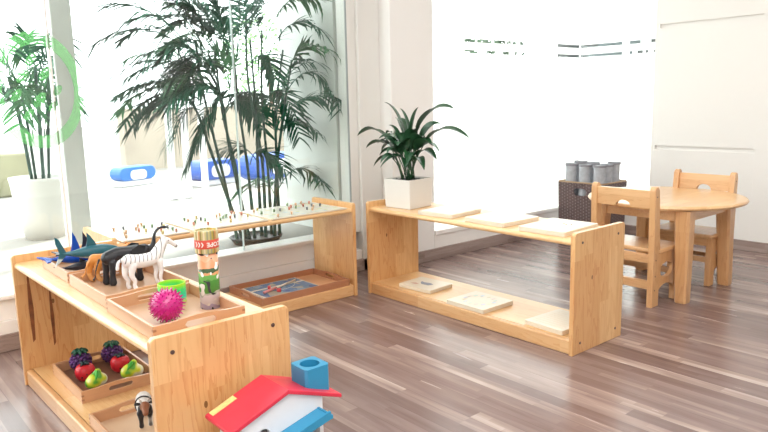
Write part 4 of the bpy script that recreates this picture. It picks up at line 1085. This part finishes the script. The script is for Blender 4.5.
def lily(base, mid, tip, w, n=14, blade0=0.42, twist=0.0):
    bm = bmesh.new(); pts = curve3(base, mid, tip, n)
    k0 = int(n * blade0)
    tube(bm, pts[:k0 + 2], 0.0024, 6)
    prev = None
    for i in range(k0, n + 1):
        tt = (i - k0) / (n - k0)
        hw = w * (sin(pi * tt ** 0.75) ** 0.8 if 0 < tt < 1 else 0.0) * 0.5 + 0.0004
        d = (pts[min(i + 1, n)] - pts[max(i - 1, 0)]).normalized()
        s = d.cross(Vector((0, 0, 1)));
        if s.length < 0.05: s = Vector((0, 1, 0))
        s.normalize(); nn = s.cross(d)
        s = s * cos(twist) + nn * sin(twist); nn = s.cross(d)
        row = [bm.verts.new(pts[i] + s * hw * x + nn * abs(x) * hw * 0.35) for x in (-1, -0.5, 0, 0.5, 1)]
        if prev:
            for j in range(4): bm.faces.new((prev[j], prev[j + 1], row[j + 1], row[j]))
        prev = row
    return bm
T0 = Matrix.Rotation(-radians(6), 3, 'Z')
tips = [((2.36, 3.000, 0.835), 0.98, .036, 1), ((2.33, 2.725, 1.018), 1.0, .036, 1), ((2.38, 2.660, 0.985), 1.0, .030, 1), ((2.42, 2.560, 0.990), 1.0, .036, 1),
        ((2.40, 2.290, 0.980), 0.93, .048, 1), ((2.42, 2.205, 0.838), 0.90, .040, 1), ((2.30, 2.850, 0.775), 0.9, .050, 1), ((2.33, 2.320, 0.772), .9, .042, 1),
        ((2.30, 2.790, 0.680), .8, .030, 1), ((2.33, 2.430, 0.680), .8, .034, 1), ((2.45, 2.90, 0.745), .9, .036, 1), ((2.52, 2.50, 0.90), 1, .045, 1),
        ((2.27, 2.56, 0.80), .9, .048, 1), ((2.28, 2.72, 0.83), .9, .044, 1), ((2.44, 2.76, 0.93), 1, .042, 1), ((2.26, 2.48, 0.72), .8, .036, 1), ((2.24, 2.66, 0.71), .8, .032, 1), ((2.50, 2.70, 0.82), .9, .045, 1),
        ((2.31, 2.60, 0.86), .95, .046, 1), ((2.36, 2.47, 0.84), .9, .046, 1), ((2.30, 2.74, 0.74), .8, .040, 1), ((2.37, 2.38, 0.73), .8, .036, 1), ((2.40, 2.80, 0.85), .9, .034, 1), ((2.25, 2.62, 0.76), .8, .042, 1), ((2.29, 2.53, 0.69), .8, .036, 1), ((2.27, 2.70, 0.68), .8, .034, 1), ((2.34, 2.80, 0.80), .9, .038, 1), ((2.33, 2.50, 0.88), .9, .040, 1), ((2.30, 2.66, 0.90), .9, .040, 1), ((2.36, 2.40, 0.80), .9, .038, 1)]
rg = random.Random(8)
for (tp, k, w, _) in tips:
    b = Vector((PX + rg.uniform(-0.03, 0.03), PY + rg.uniform(-0.03, 0.03), TZ + h - 0.012)); e = Vector(tp)
    dist = (Vector((e.x, e.y, 0)) - Vector((b.x, b.y, 0))).length
    mid = b.lerp(e, 0.52) + Vector((0, 0, 0.05 + 0.20 * dist))
    mid.x -= (e.x - b.x) * 0.1; mid.y -= (e.y - b.y) * 0.1
    org = Vector((PX, PY, TZ))
    obj('leaf', lily(T0 @ (b - org), T0 @ (mid - org), T0 @ (e - org), w * 1.75, twist=rg.uniform(-0.35, 0.35), blade0=0.36), leaf_dark, t, True)
sp0 = Vector((-0.01, 0.03, h - 0.012)); 
obj('flower_stalk', tube(bmesh.new(), cr([tuple(sp0), (-0.02, 0.05, 0.30), (-0.02, 0.075, 0.38)], 6), 0.0022, 6), plain('pale_stalk', (0.30, 0.42, 0.22), 0.5), t, True)
obj('flower', ball(bmesh.new(), (-0.02, 0.078, 0.392), 0.008, 2, (0.8, 1.0, 1.8)), white_pot, t, True)

# ------------------------------------------------------------------ round table and two chairs
TC = (3.505, 1.778)
t = empty('round_table', (TC[0], TC[1], 0), 0, 'round pine children\'s table with four thick legs', 'table')
obj('tabletop', lathe(bmesh.new(), [(0.385, 0.462), (0.396, 0.466), (0.402, 0.475), (0.396, 0.484), (0.386, 0.487)], 72), pine_top, t)
ax = 0.235; lx, ly = -0.03, -0.008
for (x0, y0, x1, y1, nm) in ((-ax, -ax - 0.01, ax, -ax + 0.01, 'apron'), (-ax, ax - 0.01, ax, ax + 0.01, 'apron'), (-ax - 0.01, -ax + 0.01, -ax + 0.01, ax - 0.01, 'apron'), (ax - 0.01, -ax + 0.01, ax + 0.01, ax - 0.01, 'apron')):
    obj(nm, nbox((x0 + lx, y0 + ly, 0.405), (x1 + lx, y1 + ly, 0.462), 0.002), pine_side, t)
for sx, sy in ((-1, -1), (1, -1), (1, 1), (-1, 1)):
    bm = bmesh.new(); rr = 0.031
    def sect(z, r, off): 
        return [bm.verts.new((lx + sx * off + r * cos(pi / 4 + k * pi / 2 + d) * 1.2, ly + sy * off + r * sin(pi / 4 + k * pi / 2 + d) * 1.2, z)) for k in range(4) for d in (-0.16, 0.16)]
    s0, s1, s2 = sect(0, 0.029, 0.240), sect(0.012, 0.031, 0.240), sect(0.4615, 0.040, 0.226)
    for a, b in ((s0, s1), (s1, s2)):
        for i in range(8): bm.faces.new((a[i], a[(i + 1) % 8], b[(i + 1) % 8], b[i]))
    bm.faces.new(s0); bm.faces.new(s2)
    obj('leg', bm, pine_post, t)

def chair(loc, rz, label):
    """faces +x; rear posts at x=0; width along y"""
    t = empty('child_chair', loc, rz, label, 'chair', 'small pine chairs at the round table')
    W, PT, PW, D = 0.345, 0.030, 0.064, 0.275
    for s in (-1, 1):
        y0 = s * W / 2 - (PT if s > 0 else 0); y1 = y0 + PT
        # rear post: slanted slightly back above the seat, rounded top
        pts = [(0, 0), (PW, 0), (PW - 0.006, 0.28), (0.030, 0.575)] + arc(0.011, 0.575, 0.019, 0, pi, 6)[1:] + [(-0.008, 0.56), (0.0, 0.27)]
        post = obj('rear_post', prism(bmesh.new(), pts, 1, y0, y1, 0.004), pine_post, t)
        for z in (0.545, 0.235, 0.155, 0.085):
            obj('screw', lathe(bmesh.new(), [(0.0035, -0.001), (0.0035, 0.001), (0.001, 0.0012)], 10), dark_screw, post, loc=(0.022 - (0.012 if z > 0.5 else 0), y1 if s > 0 else y0, z), rot=(radians(-90 if s > 0 else 90), 0, 0))
        # front leg
        obj('front_leg', nbox((D - 0.052, y0, 0), (D, y1, 0.26), 0.004), pine_post, t)
        # side panel with oval hole and arched bottom
        bm = bmesh.new()
        xa, xb = PW - 0.003, D - 0.053; xm = (xa + xb) / 2; hw = (xb - xa) / 2
        low = lambda x: 0.045 + 0.055 * math.sqrt(max(0, 1 - ((x - xm) / hw) ** 2)) ** 0.8
        hz, ha, hb = 0.172, hw * 0.74, 0.037
        hh_ = lambda x: hb * math.sqrt(max(0, 1 - ((x - xm) / ha) ** 2)) ** 0.7
        n = 20
        ya, yb = y0 + 0.006, y1 - 0.006
        xs = [xm - ha + 2 * ha * (0.5 - 0.5 * cos(pi * i / n)) for i in range(n + 1)]
        slab(bm, [xa + (xm - ha - xa) * i / 4 for i in range(5)], low, lambda x: 0.26, 1, ya, yb)
        slab(bm, [xm + ha + (xb - xm - ha) * i / 4 for i in range(5)], low, lambda x: 0.26, 1, ya, yb)
        slab(bm, xs, low, lambda x: hz - hh_(x), 1, ya, yb)
        slab(bm, xs, lambda x: hz + hh_(x), lambda x: 0.26, 1, ya, yb)
        bmesh.ops.remove_doubles(bm, verts=bm.verts, dist=1e-5)
        obj('side_panel', bm, pine_post, t)
    iw = W / 2 - PT
    obj('seat', nbox((0.045, -W / 2 - 0.002, 0.2605), (D + 0.012, W / 2 + 0.002, 0.283), 0.006, 3), pine_side, t)
    # backrest with a scooped hand hold
    bm = bmesh.new()
    slab(bm, [-iw + 2 * iw * i / 40 for i in range(41)], lambda y: 0.487 + 0.030 * math.sqrt(max(0, 1 - (y / 0.042) ** 2)), lambda y: 0.574, 0, 0.0, 0.020)
    bmesh.ops.rotate(bm, verts=bm.verts, cent=(0, 0, 0.53), matrix=Matrix.Rotation(radians(-3), 3, 'Y'))
    obj('backrest', bm, pine_side_y, t)
    obj('stretcher', nbox((0.012, -iw, 0.215), (0.034, iw, 0.2600), 0.003), pine_side_y, t)
    obj('stretcher', nbox((0.012, -iw, 0.085), (0.034, iw, 0.128), 0.003), pine_side_y, t)
    obj('stretcher', nbox((D - 0.036, -iw, 0.215), (D - 0.014, iw, 0.2600), 0.003), pine_side_y, t)
    obj('stretcher', nbox((D - 0.036, -iw, 0.125), (D - 0.014, iw, 0.155), 0.003), pine_side_y, t)
    return t
pine_side_y = wood('pine_rail', (0.78, 0.50, 0.26), (0.58, 0.30, 0.13), 'Y', 'Z', 0.09)
ch = chair((3.035, 1.755, 0), 0, 'small pine chair pulled to the left side of the round table, back to the shelf')
dup(ch, (3.880, 1.735, 0), pi, 'small pine chair on the far right side of the round table, by the wall')

# ------------------------------------------------------------------ wicker basket with grey rolled mats
def wickermat():
    m, nt, p = mat('dark_wicker'); L = nt.links.new
    tc = N(nt, 'ShaderNodeTexCoord'); sp = N(nt, 'ShaderNodeSeparateXYZ'); L(tc.outputs['Object'], sp.inputs[0])
    def M(op, a, b=None):
        n = N(nt, 'ShaderNodeMath', operation=op)
        for i, v in enumerate((a, b)):
            if v is None: continue
            if isinstance(v, (int, float)): n.inputs[i].default_value = v
            else: L(v, n.inputs[i])
        return n.outputs[0]
    u = M('ADD', sp.outputs['X'], sp.outputs['Y'])
    cu = M('FRACT', M('MULTIPLY', u, 1 / 0.022)); iu = M('FLOOR', M('MULTIPLY', u, 1 / 0.022))
    cz = M('FRACT', M('ADD', M('MULTIPLY', sp.outputs['Z'], 1 / 0.022), M('MULTIPLY', iu, 0.5)))
    dot = M('MULTIPLY', M('LESS_THAN', M('ABSOLUTE', M('SUBTRACT', cu, 0.5)), 0.13), M('LESS_THAN', M('ABSOLUTE', M('SUBTRACT', cz, 0.5)), 0.2))
    mx = N(nt, 'ShaderNodeMixRGB'); L(dot, mx.inputs[0]); mx.inputs[2].default_value = (0.30, 0.24, 0.22, 1)
    n = N(nt, 'ShaderNodeTexNoise'); n.inputs['Scale'].default_value = 60; L(tc.outputs['Object'], n.inputs['Vector'])
    r = N(nt, 'ShaderNodeValToRGB'); r.color_ramp.elements[0].color = (0.06, 0.04, 0.045, 1); r.color_ramp.elements[1].color = (0.17, 0.105, 0.10, 1)
    L(n.outputs[0], r.inputs[0]); L(r.outputs[0], mx.inputs[1]); L(mx.outputs[0], p.inputs['Base Color'])
    w = M('ABSOLUTE', M('SINE', M('MULTIPLY', u, pi / 0.011)))
    b = N(nt, 'ShaderNodeBump'); b.inputs['Strength'].default_value = 0.6; b.inputs['Distance'].default_value = 0.004; L(w, b.inputs['Height']); L(b.outputs[0], p.inputs['Normal'])
    p.inputs['Roughness'].default_value = 0.6
    return m
wick = wickermat()
BX0, BX1, BY0, BY1, BH = 4.115, 4.43, 2.535, 2.895, 0.423
bcx, bcy = (BX0 + BX1) / 2, (BY0 + BY1) / 2
t = empty('wicker_basket', (bcx, bcy, 0), 0, 'dark brown woven wicker basket with pale dots in the window corner', 'basket')
hx, hy = (BX1 - BX0) / 2, (BY1 - BY0) / 2
def tp(bm):
    for v in bm.verts:
        k = 0.95 + 0.05 * v.co.z / BH; v.co.x *= k; v.co.y *= k
    return bm
TT = 0.010
# left wall with a handle hole (faces the camera side)
bm = bmesh.new()
hw2, hz2 = 0.055, BH - 0.065
hole = lambda y: 0.026 * math.sqrt(max(0, 1 - ((y + 0.0) / hw2) ** 2)) ** 0.5
lin = lambda a, b, n=6: [a + (b - a) * i / n for i in range(n + 1)]
slab(bm, lin(-hy, -hw2), lambda y: 0, lambda y: BH, 0, -hx, -hx + TT)
slab(bm, lin(hw2, hy), lambda y: 0, lambda y: BH, 0, -hx, -hx + TT)
slab(bm, lin(-hw2, hw2, 16), lambda y: 0, lambda y: hz2 - hole(y), 0, -hx, -hx + TT)
slab(bm, lin(-hw2, hw2, 16), lambda y: hz2 + hole(y), lambda y: BH, 0, -hx, -hx + TT)
bmesh.ops.remove_doubles(bm, verts=bm.verts, dist=1e-5)
obj('side', tp(bm), wick, t)
for lo, hi in (((hx - TT, -hy, 0), (hx, hy, BH)), ((-hx + TT, -hy, 0), (hx - TT, -hy + TT, BH)), ((-hx + TT, hy - TT, 0), (hx - TT, hy, BH))):
    obj('side', tp(nbox(lo, hi)), wick, t)
obj('bottom', nbox((-hx * 0.88, -hy * 0.89, 0.002), (hx * 0.88, hy * 0.89, 0.012)), wick, t)
rim = [(x, y, BH + 0.002) for x, y in round_rect(-hx + 0.003, -hy + 0.003, hx - 0.003, hy - 0.003, 0.012, 4)]; rim.append(rim[0])
o = obj('rim', tube(bmesh.new(), rim, 0.0065, 8), plain('tan_rim', (0.42, 0.29, 0.18), 0.6), t, True); o['label'] = 'tan woven rim'
felt = plain('grey_felt', (0.46, 0.48, 0.52), 0.95, bump=0.5, bscale=220, vary=0.12, vscale=30)
felt_d = plain('dark_felt_edge', (0.30, 0.30, 0.33), 0.95)
def rollmesh():
    bm = bmesh.new()
    # spiral sheet, thickness 5 mm
    n = 90; turns_ = 3.2; r_out = 0.045; th = 0.0045
    outer, inner = [], []
    for i in range(n + 1):
        a = 2 * pi * turns_ * i / n; r = r_out - 0.0088 * a / (2 * pi)
        outer.append((r * cos(a), r * sin(a))); inner.append(((r - th) * cos(a), (r - th) * sin(a)))
    H_ = 0.535
    rows = [[bm.verts.new((*outer[i], 0)), bm.verts.new((*outer[i], H_)), bm.verts.new((*inner[i], H_)), bm.verts.new((*inner[i], 0))] for i in range(n + 1)]
    for a, b in zip(rows, rows[1:]):
        for k in range(4): bm.faces.new((a[k], a[(k + 1) % 4], b[(k + 1) % 4], b[k]))
    bm.faces.new(rows[0]); bm.faces.new(list(reversed(rows[-1])))
    return bm
spots = [(-0.092, 0.113, 0, 'farthest left'), (-0.092, 0.0, 0.0, 'in front, showing through the basket handle hole'), (-0.092, -0.113, 0, 'nearest corner of the basket'), (0.0, 0.100, 0.012, 'back row, at the window side'), (0.002, -0.002, 0.008, 'in the middle of the bundle'), (0.0, -0.113, 0.0, 'right of the nearest corner one'), (0.092, -0.113, 0.008, 'farthest right, standing tallest')]
mr0 = None
for i, (x, y, dz, w) in enumerate(spots):
    if mr0 is None:
        mr0 = empty('rolled_mat', (0, 0, 0), 0, 'x', 'mat', 'grey rolled mats in the wicker basket')
        obj('mat_roll', rollmesh(), felt, mr0)
        obj('bound_edge', lathe(bmesh.new(), [(0.0451, 0.522), (0.0462, 0.524), (0.0462, 0.536), (0.0451, 0.538)], 28, caps=False), felt_d, mr0, True)
        r = mr0
    else: r = dup(mr0)
    r.location = (bcx + x, bcy + y, 0.0135 + dz); r.rotation_euler = (0, 0, i * 1.3)
    r['label'] = 'grey rolled felt mat in the wicker basket, ' + w
# ------------------------------------------------------------------ toy house
HX, HY = 0.795, 1.365
t = empty('toy_house', (HX, HY, 0), 0, 'wooden toy house with red gable roof, white walls and blue chimney on the floor', 'toy house')
red_r = plain('red_roof_paint', (0.66, 0.035, 0.07), 0.35, vary=0.12, vscale=14)
blue_h = plain('blue_paint', (0.03, 0.27, 0.48), 0.4)
white_h = plain('white_paint', (0.82, 0.82, 0.84), 0.45)
hw_, dp, ez, rz_ = 0.153, 0.063, 0.302, 0.358
# front and back gables with round openings
def wallbm(y0, y1):
    bm = bmesh.new(); wl, w = 0.122, 0.102
    roof = lambda x: rz_ - 0.010 - (rz_ - ez) * abs(x) / hw_ 
    holes = ((-0.066, 0.262, 0.017), (0.060, 0.225, 0.032))
    xs = sorted(set([-wl, w, 0.0] + [c + r * cos(pi * k / 10) for c, z, r in holes for k in range(11)]))
    def seg(a, b, lo, hi):
        pts = [x for x in xs if a - 1e-9 <= x <= b + 1e-9]
        slab(bm, pts, lo, hi, 1, y0, y1)
    a = -wl
    for c, z, r in holes:
        seg(a, c - r, lambda x: 0, roof)
        hh = lambda x: math.sqrt(max(0, r * r - (x - c) ** 2))
        seg(c - r, c + r, lambda x: 0, lambda x: z - hh(x)); seg(c - r, c + r, lambda x: z + hh(x), roof)
        a = c + r
    seg(a, w, lambda x: 0, roof)
    bmesh.ops.remove_doubles(bm, verts=bm.verts, dist=1e-5)
    return bm
obj('gable_wall', wallbm(-0.055, -0.045), white_h, t)
obj('gable_wall', wallbm(0.045, 0.055), white_h, t)
for s in (-1, 1):
    obj('side_wall', nbox(((0.092 if s > 0 else -0.122), -0.045, 0), ((0.102 if s > 0 else -0.112), 0.045, 0.302)), white_h, t)
obj('floor_board', nbox((-0.112, -0.045, 0.002), (0.092, 0.045, 0.012)), pine_x, t)
for s in (-1, 1):
    bm = bmesh.new(); th = 0.010
    sl = (rz_ - ez) / hw_
    pts = [(0, rz_ - 0.0095), (s * hw_, ez - 0.0095), (s * (hw_ + 0.002), ez - 0.004), (s * (hw_), ez + 0.001), (0, rz_ + 0.001)]
    prism(bm, pts, 1, -0.066, 0.062, 0.0018); rp = obj('roof_panel', bm, red_r, t)
    if s < 0:
        st_ = bmesh.new(); 
        vs = [(-0.146, 0.058), (-0.146, 0.036), (-0.082, 0.036), (-0.082, 0.058)]
        q = [st_.verts.new((x, y, rz_ + sl * x + 0.0014)) for x, y in vs]; q2 = [st_.verts.new((x, y, rz_ + sl * x + 0.0022)) for x, y in vs]
        st_.faces.new(q); st_.faces.new(q2)
        for i in range(4): st_.faces.new((q[i], q[(i + 1) % 4], q2[(i + 1) % 4], q2[i]))
        o = obj('label_sticker', st_, plain('yellow_sticker', (0.72, 0.62, 0.25), 0.4, vary=0.15, vscale=90), rp); o['label'] = 'pale yellow rectangular sticker'
# chimney block with a round bore
cxn, cyn, ch_, cz0, cz1 = 0.103, -0.004, 0.036, 0.322, 0.379
bm = bmesh.new(); seg = 32
sq = []
for k in range(seg):
    a = 2 * pi * k / seg + pi / seg; c_, s_ = cos(a), sin(a); m_ = max(abs(c_), abs(s_)); sq.append((ch_ * c_ / m_, ch_ * s_ / m_))
br = 0.025
lo_ = [bm.verts.new((cxn + x, cyn + y, cz0 + (- x) * ((rz_ - ez) / hw_) - 0.002)) for x, y in sq]
hi_ = [bm.verts.new((cxn + x, cyn + y, cz1)) for x, y in sq]
ci = [bm.verts.new((cxn + br * cos(2 * pi * k / seg + pi / seg), cyn + br * sin(2 * pi * k / seg + pi / seg), cz1)) for k in range(seg)]
cb = [bm.verts.new((v.co.x, v.co.y, cz1 - 0.04)) for v in ci]
for a, b in ((lo_, hi_), (hi_, ci), (ci, cb)):
    for i in range(seg): bm.faces.new((a[i], a[(i + 1) % seg], b[(i + 1) % seg], b[i]))
bm.faces.new(lo_); bm.faces.new(list(reversed(cb)))
obj('chimney', bm, blue_h, t)
# sloping blue chute on the front
bm = bmesh.new()
def sk(x): return 0.254 + 0.24 * (x - 0.0)
xs = [-0.10, 0.085]
def chute(y0, y1, d0, d1, nm='chute'):
    b2 = bmesh.new(); slab(b2, xs, lambda x: sk(x) + d0, lambda x: sk(x) + d1, 1, y0, y1); return b2
cb_ = obj('chute', chute(-0.108, -0.0555, 0, 0.008), blue_h, t)
obj('chute_lip', chute(-0.114, -0.1082, 0, 0.020), blue_h, cb_)
obj('chute_lip', nbox((0.0852, -0.114, sk(0.085)), (0.091, -0.0555, sk(0.085) + 0.010)), blue_h, cb_)
obj('door_knob', ball(bmesh.new(), (0.106, -0.060, 0.262), 0.009, 2), plain('yellow_knob', (0.80, 0.62, 0.05), 0.4), t, True)
